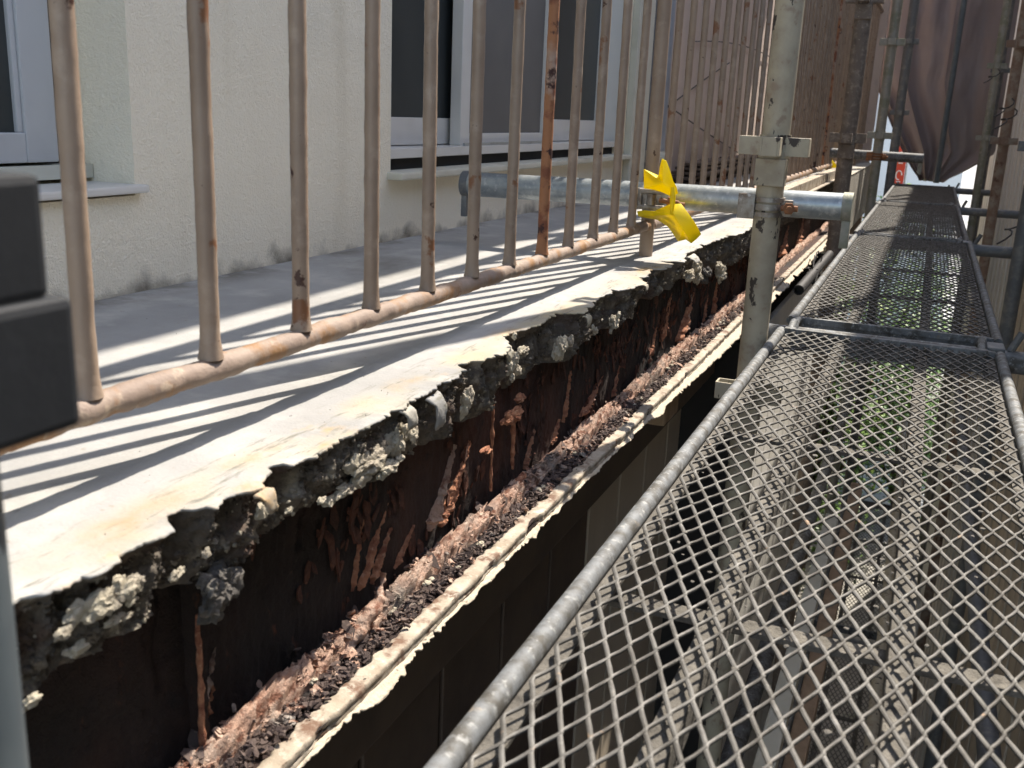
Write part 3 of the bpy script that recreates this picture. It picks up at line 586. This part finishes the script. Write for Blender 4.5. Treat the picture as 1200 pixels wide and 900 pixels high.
# ------------------------------------------------------------------ scaffold poles
def pole(loc, mat, label, r=.0243, z0=GZ, z1=2.6, pockets=(-.04,), sleeve=True, group=None, name='scaffold_pole'):
    t = thing(name, label, 'scaffold pole', loc, group)
    mb = MB(); n = 60; mb.tube([(0, 0, z0 - loc[2] + (z1 - z0) * i / n) for i in range(n + 1)], r, 24, inner=.88); mb.build('tube', M[mat], t, True, 60)
    for z in pockets:
        mb = MB(); zc = z
        for a in range(4):
            c, s = math.cos(a * PI / 2), math.sin(a * PI / 2)
            for (x0, y0, x1, y1) in ((r - .004, -.017, .060, -.013), (r - .004, .013, .060, .017), (.057, -.013, .0605, .013)):
                m2 = MB(); m2.box((x0, y0, zc - .016), (x1, y1, zc + .016), ch=.0012)
                mb.add([(v[0] * c - v[1] * s, v[0] * s + v[1] * c, v[2]) for v in m2.v], m2.f)
        mb.tube([(0, 0, zc - .02), (0, 0, zc + .02)], r + .003, 24); mb.build('wedge_pocket', M[mat], t, False)
        if sleeve: m2 = MB(); m2.box((-.026, -.030, zc - .068), (.026, .006, zc - .021), ch=.002); m2.build('sleeve_block', M[mat], t, False)
    return t
PY = [.183, 1.85, 3.70, 5.55, 7.40]
g1 = 'scaffold uprights along the balcony side'
pole((-.260, 1.85, 0), 'pole_cream', 'cream painted scaffold pole with dark paint chips crossing the first galvanised tube', pockets=(-.040, -.49, .41), group=g1)
pole((-.278, 3.70, 0), 'pole_brown', 'dirt-caked brown scaffold pole between the cream pole and the mauve sheet', r=.027, pockets=(-.04, .41, .86), group=g1)
pole((-.264, 5.55, 0), 'pole_green', 'grey-green weathered scaffold pole with a rusty clamp on the far tube', pockets=(-.04, .41, .86), sleeve=False, group=g1)
pole((-.248, 7.40, 0), 'pole_dark', 'dark grey scaffold pole farthest along the balcony side', r=.030, pockets=(.1, .55, 1.0), sleeve=False, group=g1)
# near pole with dark joint
t = thing('scaffold_pole', 'blurred blue-grey scaffold pole at the left edge with a dark slate joint', 'scaffold pole', (-.272, .195, GZ), g1)
mb = MB(); mb.tube(seg((0, 0, 0), (0, 0, 4.2 - .02), 40), .0243, 24, inner=.88); mb.build('tube', M['slate'], t)
mb = MB(); mb.box((-.04, -.04, 4.2 - .062), (.024, .036, 4.2 - .024), ch=.003); mb.build('joint_block', M['navy'], t, False)
mb = MB(); mb.box((-.04, -.04, 4.2 - .104), (.029, .040, 4.2 - .0618), ch=.003); mb.build('joint_block', M['navy'], t, False)
mb = MB(); mb.tube([(.010, -.03, 4.2 - .085), (.010, -.048, 4.2 - .085)], .006, 6); mb.box((-.02, -.044, 4.2 - .058), (.004, -.040, 4.2 - .030), ch=.001); mb.build('joint_bolt', M['slate'], t)
g2 = 'scaffold uprights along the neighbouring wall'
pole((.31, 3.70, 0), 'pole_dark', 'dark scaffold pole standing nearest against the pale siding on the right', pockets=(-.04,), sleeve=False, group=g2, z1=2.2)
pole((.31, 5.55, 0), 'pole_rust', 'rusty brown scaffold pole with a green patch before the pale siding', pockets=(-.04, .41), sleeve=False, group=g2, z1=2.2)
pole((.30, 7.40, 0), 'pole_green', 'pale grey-green scaffold pole right of the mauve sheet', pockets=(-.04, .41, .86), sleeve=False, group=g2, z1=2.2)
pole((.345, 7.9, 0), 'pole_dark', 'slim dark grey scaffold pole directly behind the pale grey-green one on the right', pockets=(.41,), sleeve=False, group=g2, z1=2.2, r=.022)

# ------------------------------------------------------------------ horizontal tubes and clamps
def hbar(name, a, b, r, mat, label, lug=True, cat='scaffold tube', group=None):
    t = thing(name, label, cat, a, group); d = Vector(b) - Vector(a)
    mb = MB(); mb.tube(seg((0, 0, 0), d, 30), r, 24, inner=.86); mb.build('tube', M[mat], t, True, 60)
    return t
t = hbar('horizontal_tube', (-.872, 1.90, -.147), (-.122, 1.90, -.140), .0243, 'galv', 'bright galvanised tube crossing through the railing at the yellow clamp cover')
mb = MB(); mb.tube([(-.012, 0, 0), (.004, 0, 0)], .0262, 24)
mb.box((-.012, -.012, -.066), (.0, .012, -.02), ch=.002); mb.build('end_cap', M['pole_dark'], t)
mb = MB(); mb.tube([(.735, 0, .007), (.752, 0, .007)], .0262, 24); mb.box((.737, -.010, -.066), (.752, .012, -.015), ch=.002); mb.build('end_cap', M['pole_green'], t)
t = hbar('horizontal_tube', (-.60, 5.6, -.138), (-.043, 5.6, -.145), .0243, 'galv_dirty', 'far galvanised tube crossing behind the grey-green pole toward the sheet')
mb = MB(); mb.box((.535, -.01, -.085), (.556, .01, -.018), ch=.002); mb.build('end_lug', M['pole_green'], t, False)

def ring(mb, c, ax, r, w, th=.004, gap=0):
    """band round an axis: 0 x, 2 z"""
    n = 28; vs = []; fs = []
    for i in range(n):
        a = 2 * PI * i / n
        for rr, h in ((r, -w / 2), (r + th, -w / 2), (r + th, w / 2), (r, w / 2)):
            p = (rr * math.cos(a), rr * math.sin(a), h) if ax == 2 else ((h, rr * math.cos(a), rr * math.sin(a)) if ax == 0 else (rr * math.cos(a), h, rr * math.sin(a)))
            vs.append((p[0] + c[0], p[1] + c[1], p[2] + c[2]))
    for i in range(n):
        for j in range(4): fs.append((i * 4 + j, i * 4 + (j + 1) % 4, ((i + 1) % n) * 4 + (j + 1) % 4, ((i + 1) % n) * 4 + j))
    mb.add(vs, fs)
def hexnut(mb, c, d, r=.009, h=.010):
    c = Vector(c); d = Vector(d).normalized(); mb.tube([c, c + d * h], r, 6)
    mb.tube([c + d * h, c + d * (h + .012)], r * .5, 8)
def clamp(loc, label, rp, sgn=1, mat='iron', name='scaffold_clamp'):
    t = thing(name, label, 'clamp', loc)
    mb = MB(); ring(mb, (0, 0, 0), 2, rp, .011); ring(mb, (0, 0, .013), 2, rp + .001, .008, .003); ring(mb, (0, 0, -.013), 2, rp + .001, .008, .003)
    mb.box((-rp - .026, -rp * .9, -.022), (-rp + .004, -rp * .9 + .006, .022), ch=.0015)
    mb.box((rp - .002, -rp * .4, -.014), (rp + .018, rp * .1, .014), ch=.002)
    mb.build('band', M[mat], t)
    mb = MB(); ring(mb, (-.012, .05, .0), 0, .0247, .030); mb.build('tube_band', M[mat], t)
    mb = MB(); hexnut(mb, (rp + .012, -rp * .42, 0), (0.2, -1, 0), .011); mb.tube([(rp - .01, -rp * .45, 0), (rp + .028, -rp * .45, 0)], .0055, 10); mb.build('bolt', M['bolt'], t)
    return t
clamp((-.260, 1.85, -.145), 'steel clamp with rusty bolt fixing the galvanised tube to the cream pole', .0248)
clamp((-.264, 5.55, -.145), 'rusty clamp joining the far tube to the grey-green pole', .0248, mat='bolt')
# post clamp and yellow cover
t = thing('scaffold_clamp', 'greasy steel clamp holding the galvanised tube to the railing post', 'clamp', (-.49, 1.89, -.148))
mb = MB(); ring(mb, (0.012, 0.01, 0), 0, .026, .034); mb.box((-.018, -.030, -.020), (.004, -.024, .020), ch=.002); mb.box((-.012, -.038, .010), (.040, -.028, .019), ch=.003); mb.box((-.012, -.038, -.019), (.040, -.028, -.010), ch=.003)
mb.tube([(.014, -.034, -.010), (.014, -.034, .010)], .009, 14); mb.tube([(-.008, -.034, -.012), (-.008, -.034, .012)], .004, 10); mb.build('body', M['iron'], t, False)
mb = MB(); mb.tube([(.03, -.036, 0), (.078, -.036, -.006)], .0045, 10); hexnut(mb, (.046, -.036, -.001), (1, 0, -.1), .009, .009); mb.build('bolt', M['bolt'], t)
def cover(loc, label, s=1, nm='clamp_cover'):
    t = thing(nm, label, 'clamp cover', loc)
    def sheet(rim, inner, nmx):
        mb = MB(); th = .0022; k = len(rim)
        vs = [(x * s, y * s, z * s) for x, y, z in rim]; c = [(x * s, y * s, z * s) for x, y, z in inner]
        bm = bmesh.new(); V = [bm.verts.new(v) for v in vs]; I = [bm.verts.new(v) for v in c]
        return V, I, bm, k, th
    up = [(-.070, -.004, .057), (-.056, -.004, .050), (-.040, -.008, .046), (-.037, -.012, .064), (-.034, -.016, .078), (-.026, -.018, .075), (-.018, -.020, .060), (-.010, -.020, .040), (-.004, -.016, .030), (0, -.014, .018), (-.012, -.012, .012), (-.030, -.004, .018), (-.050, .0, .022), (-.068, .0, .022)]
    lo = [(-.078, .0, -.021), (-.062, -.006, -.018), (-.045, -.010, -.020), (-.014, -.018, -.004), (.007, -.014, -.001), (.018, -.018, -.012), (.033, -.022, -.027), (.042, -.020, -.040), (.049, -.016, -.052), (.042, -.018, -.061), (.035, -.026, -.069), (.023, -.018, -.063), (.008, -.012, -.069), (-.004, -.006, -.056), (-.016, -.002, -.044), (-.028, 0, -.038), (-.039, .002, -.033), (-.06, .002, -.031), (-.075, .002, -.030)]
    ridge_u = (-.026, -.026, .036); ridge_l1, ridge_l2 = (.0, -.030, -.020), (.020, -.034, -.045)
    for pts, cs, nmx in ((up, [ridge_u], 'upper_wing'), (lo, [ridge_l1, ridge_l2], 'lower_wing')):
        mb = MB(); vs = list(pts) + list(cs); k = len(pts); fs = []
        for i in range(k):
            a, b = pts[i], pts[(i + 1) % k]; m = Vector(a).lerp(Vector(b), .5)
            ci = min(range(len(cs)), key=lambda q: (Vector(cs[q]) - m).length); fs.append((i, (i + 1) % k, k + ci))
        if len(cs) == 2:
            cc = [min((0, 1), key=lambda q: (Vector(cs[q]) - Vector(pts[i]).lerp(Vector(pts[(i + 1) % k]), .5)).length) for i in range(k)]
            for i in range(k):
                if cc[i] != cc[(i + 1) % k]: fs.append(((i + 1) % k, k + cc[(i + 1) % k], k + cc[i]))
        mb.add([(x * s, y * s, z * s) for x, y, z in vs], fs)
        o = mb.build(nmx, M['yellow'], t, True, 25); md = o.modifiers.new('s', 'SOLIDIFY'); md.thickness = .0022 * s
        md = o.modifiers.new('b', 'BEVEL'); md.width = .0007 * s; md.segments = 2; md.limit_method = 'ANGLE'
    mb = MB(); mb.tube([(-.009, -.020, .028), (-.006, -.028, .008), (-.006, -.027, -.018)], [.004, .0055, .003], 12); o = mb.build('hinge_tab', M['yellow'], t)
    return t
cover((-.422, 1.852, -.150), 'bright yellow plastic clamp cover with spread wings on the railing post')
cover((-.515, 5.72, -.165), 'far yellow plastic clamp cover beside the brown pole', 1.25)

# ------------------------------------------------------------------ platforms
def deck_mesh():
    mb = MB(); p = .0098; n = 36; x0 = -.208; L = 1.80; ld = .0500; cells = int(L / ld); q = ld / 4; hw = .00115; hh = .0014
    for i in range(n):
        xc = x0 + i * p + p / 2; ph = 1 if i % 2 else -1; pts = []
        for c in range(cells * 2 + 1):
            s = ph * (1 if c % 2 else -1); y = c * ld / 2
            pts.append((xc + s * (p / 2 - .0001), y - q * .15, .0004 * s)); pts.append((xc + s * (p / 2 - .0001), y + q * .15, -.0004 * s))
            pts.append((xc, y + q, 0))
        ptsj = [(a + R.gauss(0, .0002) + .0012 * fr(b * 5, a * 5, 1, 3), b + .012 + R.gauss(0, .0002), z + .0022 * fr(b * 4, a * 9, 7, 3) + .0004 * fr(b * 60, a * 60, 7, 2)) for a, b, z in pts]
        vs = []; fs = []
        for k, (a, b, z) in enumerate(ptsj):
            p0 = ptsj[max(k - 1, 0)]; p1 = ptsj[min(k + 1, len(ptsj) - 1)]; dx, dy = p1[0] - p0[0], p1[1] - p0[1]; dl = math.hypot(dx, dy) or 1; nx, ny = dy / dl, -dx / dl; hw = .00190 if dx < 0 else .00132
            for u, v in ((-1, -.55), (-.5, -1), (.5, -1), (1, -.55), (1, .55), (.5, 1), (-.5, 1), (-1, .55)): vs.append((a + nx * hw * u, b + ny * hw * u, z + hh * v))
        for k in range(len(ptsj) - 1):
            for j in range(8): fs.append((k * 8 + j, k * 8 + (j + 1) % 8, k * 8 + 8 + (j + 1) % 8, k * 8 + 8 + j))
        mb.add(vs, fs)
    return mb
def make_platform(loc, label, group):
    t = thing('mesh_platform', label, 'scaffold platform', loc, group)
    deck_mesh().build('mesh_deck', M['deck'], t)
    mb = MB()
    for i in range(420):     # cement splashes stuck to the strands
        c_ = Vector((R.uniform(-.20, .14), R.uniform(.03, 1.8), .0015)); 
        if fr(c_.x * 9, c_.y * 5, 5, 3) < 0: continue
        bm = bmesh.new(); bmesh.ops.create_icosphere(bm, subdivisions=1, radius=R.uniform(.0012, .0028))
        for v in bm.verts: v.co = Vector((v.co.x * R.uniform(.7, 1.4), v.co.y * R.uniform(.7, 1.5), v.co.z * .6))
        gx = round((c_.x + .208) / .0098) * .0098 - .208; bm.verts.index_update()
        gy = .012 + round((c_.y - .012) / .0250) * .0250
        mb.add([(v.co.x + gx, v.co.y + gy, v.co.z + .001) for v in bm.verts], [[v.index for v in f.verts] for f in bm.faces]); bm.free()
    o = mb.build('cement_splash', M['dusty'], t); o['kind'] = 'stuff'
    for x in (-.222, .158):
        mb = MB(); k = 60; mb.tube([(x, 1.83 * i / k, -.002) for i in range(k + 1)], .0090, 16, wob=.00008); mb.build('side_rail', M['galv_dirty'], t)
        s = 1 if x < 0 else -1
        mb = MB(); mb.box((min(x + s * .006, x + s * .023), .01, -.012), (max(x + s * .006, x + s * .023), 1.82, -.008)); mb.box((x - .003, .01, -.040), (x + .003, 1.82, -.010)); mb.build('side_ledge', M['dusty'], t, False)
    for y in (.003, 1.822):
        mb = MB(); mb.box((-.215, y, -.008), (.150, y + .010, .006), ch=.002); mb.box((-.215, y + .003, -.035), (.150, y + .006, -.008)); mb.build('end_bar', M['galv_dirty'], t, False)
    for x in (-.112, .030):
        mb = MB(); mb.box((x - .0095, .01, -.040), (x + .0095, 1.82, -.0085), ch=.003); mb.build('rib', M['dusty'], t, False)
    for y in (.70, 1.25):
        mb = MB(); mb.box((-.216, y, -.046), (.152, y + .022, -.0405), ch=.001); mb.build('cross_rib', M['dusty'], t, False)
    for x in (-.205, .128):
        for y, s in ((1.832, 1), (0, -1)):
            mb = MB(); a = [(x, y - s * .01, -.004), (x, y + s * .012, .004), (x, y + s * .045, .010), (x, y + s * .078, .002), (x, y + s * .092, -.016), (x, y + s * .094, -.032)]
            mb.tube(a, .007, 10); mb.box((x - .010, min(y - s * .012, y + s * .006), -.014), (x + .010, max(y - s * .012, y + s * .006), .007), ch=.002); mb.build('hook', M['galv_dirty'], t)
    return t
gp = 'mesh walkway platforms laid end to end'
pf = make_platform((0, .095, -.38), 'nearest expanded-metal walkway platform filling the lower right foreground', gp)
dup(pf, (0.003, 2.045, -.38), 'second mesh walkway platform, beyond the first dark cross tube', gp)
dup(pf, (-.004, 3.92, -.38), 'third mesh walkway platform with yellow leaf stains', gp)
dup(pf, (.002, 5.79, -.38), 'farthest mesh walkway platform ending at the mauve sheet', gp)
gl = 'lower level mesh platforms'
lo = dup(pf, (0.0, 2.7, -2.35), 'lower level mesh platform seen through the second walkway mesh', gl)
dup(pf, (0.0, 4.7, -2.35), 'lower level mesh platform farther along beneath the third walkway', gl)
gc = 'cross tubes carrying the platforms'
for i, (y, lb) in enumerate(((1.985, 'dark steel cross tube between the first and second walkway platforms'), (3.875, 'dark cross tube between the second and third platforms'), (5.745, 'dark cross tube between the third and fourth platforms'), (7.65, 'dark cross tube at the far end of the walkway'))):
    t = hbar('cross_tube', (-.262, y, -.402), (.46, y, -.402), .0205, 'pole_dark' if i else 'galv_dirty', lb, group=gc)
    mb = MB(); mb.box((.40, -.028, -.028), (.43, .028, .028), ch=.003); mb.tube([(.44, 0, .02), (.455, 0, .055)], .007, 8); mb.build('wedge', M['pole_dark'], t, False)
hbar('cross_tube', (-.262, 2.62, -2.38), (.40, 2.62, -2.38), .0205, 'pole_dark', 'dark cross tube of the lower scaffold level below the walkway', group=gc)
hbar('cross_tube', (-.262, 4.62, -2.38), (.40, 4.62, -2.38), .0205, 'pole_dark', 'farther dark cross tube of the lower scaffold level', group=gc)
# short bracket tube with wires behind the cream pole
t = thing('bracket_tube', 'short dark tube with loose wires between the brown pole and second walkway edge', 'tube', (-.28, 2.72, -.425))
mb = MB(); mb.tube(seg((0, 0, 0), (0, .85, 0), 10), .014, 14, inner=.8); mb.build('tube', M['black'], t)
for k in range(5):
    p = Vector((0, .25 + .1 * k, .01)); pts = [p]
    for i in range(9): p = p + Vector((R.uniform(-.02, .015), R.uniform(-.05, .05), R.uniform(-.03, .03))); pts.append(p)
    mb = MB(); mb.tube(pts, .0016, 6); mb.build('wire', M['black'], t)

for i, (x, z, y0, y1, mt, lb) in enumerate(((-.24, -1.42, .3, 7.2, 'galv_dirty', 'long lower handrail tube seen through the left of the mesh'), (.29, -1.30, .3, 7.2, 'pole_dark', 'long lower handrail tube seen through the right of the mesh'), (.08, -1.95, 1.0, 7.2, 'pole_cream', 'pale tube along the lower level seen through the middle of the mesh'))):
    hbar('lower_tube', (x, y0, z), (x, y1, z), .0243, mt, lb, group='tubes of the lower scaffold level')
for i, (x, y, z, ln) in enumerate(((-.115, 1.0, -1.02, 1.6), (-.075, 1.1, -1.06, 1.9))):
    mb = MB(); mb.box((x - .017, y, z), (x + .017, y + ln, z + .035), ch=.004)
    tag(mb.build('batten', M['timber' if i else 'cream_strip'], None, False), ['pale batten lying lengthwise under the near walkway mesh', 'brown timber batten lying beside the pale one under the walkway mesh'][i], 'batten')
# ------------------------------------------------------------------ tarp
rows = []
for i in range(70):
    z = -.40 + 2.3 * i / 69; k = min(1, max(0, (z + .40) / 1.3)); k = k * k * (3 - 2 * k) * .8 + k * .2
    cx = .02; xl = -.075 - .43 * min(1, (z + .38) / .73) ** .8 if z > -.38 else -.075; xr = .11 + .33 * min(1, max(0, z + .38) / .22) ** .8 ; r_ = []
    for j in range(160):
        t = j / 159; x = xl + (xr - xl) * t
        a = 9 * t ** .55 * 1.1; f1 = .085 * (abs(math.sin(a * 1.25 + .6)) ** .6) * (1.15 - t * .55) * (.35 + .65 * (1 - k * .5))
        f2 = .03 * math.sin(t * 26 + z * 1.3) * (1 - t * .8); f3 = .05 * fr(x * 2.2, z * 1.1, 4, 3) + .012 * fr(x * 9, z * 4, 9, 3)
        gth = .12 * max(0, math.sin((z * .9 + t * 2.2) * 2.2)) * t * k
        r_.append((x, 8.75 + f1 + f2 + f3 + gth, z))
    rows.append(r_)
o = grid(rows, 'scaffold_sheet', [M['tarp']], None, None, 180); o.modifiers.new('s', 'SOLIDIFY').thickness = .003
tag(o, 'mauve-grey scaffold sheet gathered in folds closing the far end of the walkway', 'tarpaulin')
f = MB(); f.tube(seg((.05, 8.6, -.40), (.062, 8.6, 2.4), 10), .022, 14)
tag(f.build('sheet_pole', M['slate']), 'slim blue-grey tube standing in front of the sheet folds', 'pole')

# ------------------------------------------------------------------ neighbouring wall, right side
nb = thing('neighbour_building', 'pale grey vertically panelled wall of the neighbouring building on the right', 'building', (.47, 2, GZ))
w = MB(); w.box((.475, -1.0, GZ), (.9, 3.5, .85)); w.box((.475, 3.5, GZ), (.9, 10.6, 2.3)); PS(w.build('wall_core', M['gap'], None, False), nb)
pw = .30
for i in range(39):
    y = -1 + i * pw
    if i == 0:
        mb = MB(); mb.box((-.018, 0, 0), (.0, pw - .014, 1), ch=.003); mb.box((-.026, pw * .45, 0), (-.0185, pw * .52, 1), ch=.002); sp = mb.build('wall_panel', M['siding'], None, False); o = sp
    else: o = sp.copy(); C.objects.link(o)
    o.location = (.474, y, GZ); o.scale = (1, 1, 5.05 if y < 3.4 else 6.5); PS(o, nb)
    if i == 0: pale = sp.data; bd = sp.data.copy(); bd.materials.clear(); bd.materials.append(M['siding_beige'])
    o.data = bd if y < 5.2 else pale
# cable loops on the right
for k, (x, y, z) in enumerate(((.30, 5.3, .14), (.30, 5.0, .09), (.29, 6.9, .35), (.31, 3.9, -.28))):
    p = Vector((x, y, z)); pts = [p + Vector((.02 * math.sin(i * .9) - .05 * i * .12, -.02 * i, .012 * math.cos(i * .8) - .006 * i)) for i in range(12)]
    f = MB(); f.tube(pts, .003, 6)
    tag(f.build('wire_tie', M['black']), ['black wire loop trailing from the rusty right-hand pole', 'lower black wire hanging off the rusty right-hand pole', 'thin wire twisted round the grey-green right-hand pole', 'small black wire knot on the dark right-hand pole'][k], 'wire')

# ------------------------------------------------------------------ under the balcony: white siding wall, timber stud, joists
wb = thing('white_siding_wall', 'bright white vertical siding under the balcony behind the cream pole', 'wall', (-.44, 3.0, GZ))
mb = MB(); mb.box((-.75, 3.06, GZ), (-.462, 5.55, -.66)); PS(mb.build('wall_core', M['gap'], None, False), wb)
for i in range(12):
    if i == 0: mb = MB(); mb.box((-.02, 0, 0), (0, .195, 3.54), ch=.004); wp = mb.build('wall_panel', M['white_siding'], None, False); o = wp
    else: o = wp.copy(); C.objects.link(o)
    o.location = (-.441, 3.1 + .204 * i, GZ); PS(o, wb)
mb = MB(); mb.box((-.475, 1.90, -.60), (-.425, 2.02, -.535), ch=.006)
tag(mb.build('timber_block', M['timber'], None, False), 'tan timber block tucked under the rusted beam just left of the cream pole', 'timber block')
gj = 'dark brown joists under the balcony'
for i, (x, z, lb) in enumerate(((-.56, -.70, 'upper dark brown joist running under the rusty beam'), (-.70, -1.05, 'lower dark brown joist on the wall below the rusty beam'))):
    mb = MB(); mb.box((x - .03, .0, z - .05), (x + .03, 3.0, z + .03), ch=.004); tag(mb.build('joist', M['brown_steel'], None, False), lb, 'joist', gj)

# dark slatted pile at the foot of the mauve wall
dk = thing('plank_stack', 'low stack of dark slats at the foot of the mauve wall behind the bars', 'planks', (-.9, 4.2, ZS))
for k in range(5):
    for j in range(2):
        mb = MB(); mb.box((-1.03 + .05 * k * .3, 4.15 + .9 * j + R.uniform(-.05, .05), ZS + .003 + .019 * k), (-.88 + R.uniform(-.02, .02), 5.0 + .9 * j + R.uniform(-.05, .05), ZS + .015 + .019 * k), ch=.002)
        PS(mb.build('plank', M['brown_steel'], None, False), dk)

# ------------------------------------------------------------------ beyond the sheet: house, sign, shrubs
hs = thing('far_house', 'pale white house glimpsed between the poles beyond the balcony end', 'house', (-1.5, 15, GZ))
mb = MB(); mb.box((-4.5, 15, GZ), (.4, 19, 4)); PS(mb.build('wall', M['render_white'], None, False), hs)
mb = MB(); mb.box((-1.3, 14.97, -.1), (-.75, 14.995, .9)); PS(mb.build('window', M['alu_blue'], None, False), hs)
sg = thing('banner', 'narrow vertical red banner with pale lettering beyond the far poles', 'banner', (-.32, 12, -.6))
mb = MB(); mb.box((-.055, 0, 0), (.055, .02, .72)); mb.build('board', M['red'], sg, False)
mb = MB()
for k in range(3):
    z = .50 - .2 * k; mb.tube([(.03 * math.cos(a * PI / 5), -.004, z + .05 * math.sin(a * PI / 5)) for a in range(9)], .006, 5); mb.tube([(-.02, -.004, z - .07), (.025, -.004, z - .07)], .006, 5)
mb.build('lettering', M['white_siding'], sg)
mb = MB(); mb.tube([(.07, .01, -3.6), (.07, .01, .8)], .012, 8); mb.build('banner_pole', M['galv'], sg)
def shrub(x, y, h, w, seed, label):
    t = thing('shrub', label, 'shrub', (x, y, GZ), 'green shrubs beyond the walkway'); r = random.Random(seed)
    mb = MB(); tips = []
    for k in range(7):
        a = r.random() * 6.28; p = Vector((0, 0, 0)); pts = [p.copy()]
        for i in range(7): p = p + Vector((math.cos(a) * w * .09, math.sin(a) * w * .09, h / 8)) + Vector((r.gauss(0, .04), r.gauss(0, .04), 0)); pts.append(p.copy()); tips.append(p.copy())
        mb.tube(pts, [.025 * (1 - i / 9) for i in range(8)], 6)
    mb.build('trunk', M['bark'], t)
    mb = MB()
    cl = [(r.choice(tips) + Vector((r.gauss(0, w * .2), r.gauss(0, w * .2), r.uniform(-.2, .4))), r.uniform(.12, .3)) for _ in range(60)]
    for i in range(6500):
        c, rad = r.choice(cl); c = c + Vector((r.gauss(0, 1), r.gauss(0, 1), r.gauss(0, .7))) * rad * .6; s = r.uniform(.018, .042)
        nn = Vector((r.gauss(0, .6), r.gauss(0, .6), 1)).normalized(); u = nn.orthogonal().normalized(); v = nn.cross(u); a = r.random() * 6.28; d = u * math.cos(a) + v * math.sin(a); e = nn.cross(d)
        mb.add([c - d * s, c + e * s * .45, c + d * s, c - e * s * .45], [(0, 1, 2, 3)])
    mb.build('crown', M['leaf'], t, False)
shrub(-.75, 10.0, 3.4, 1.2, 1, 'bright green shrub under the balcony end seen left of the third platform')
shrub(-.62, 9.2, 3.75, .8, 9, 'leafy green shrub just left of the gathered sheet')
shrub(-.35, 12.2, 3.3, 1.1, 2, 'green shrub growing behind the banner and far poles')
shrub(.15, 11.4, 2.4, .9, 3, 'low leafy shrub seen through the second walkway mesh')
shrub(-.15, 13.6, 1.7, .9, 4, 'low shrub seen small through the nearest walkway mesh')
shrub(.45, 13.0, 2.6, .8, 5, 'shrub farthest right, below the walkway toward the neighbouring wall')
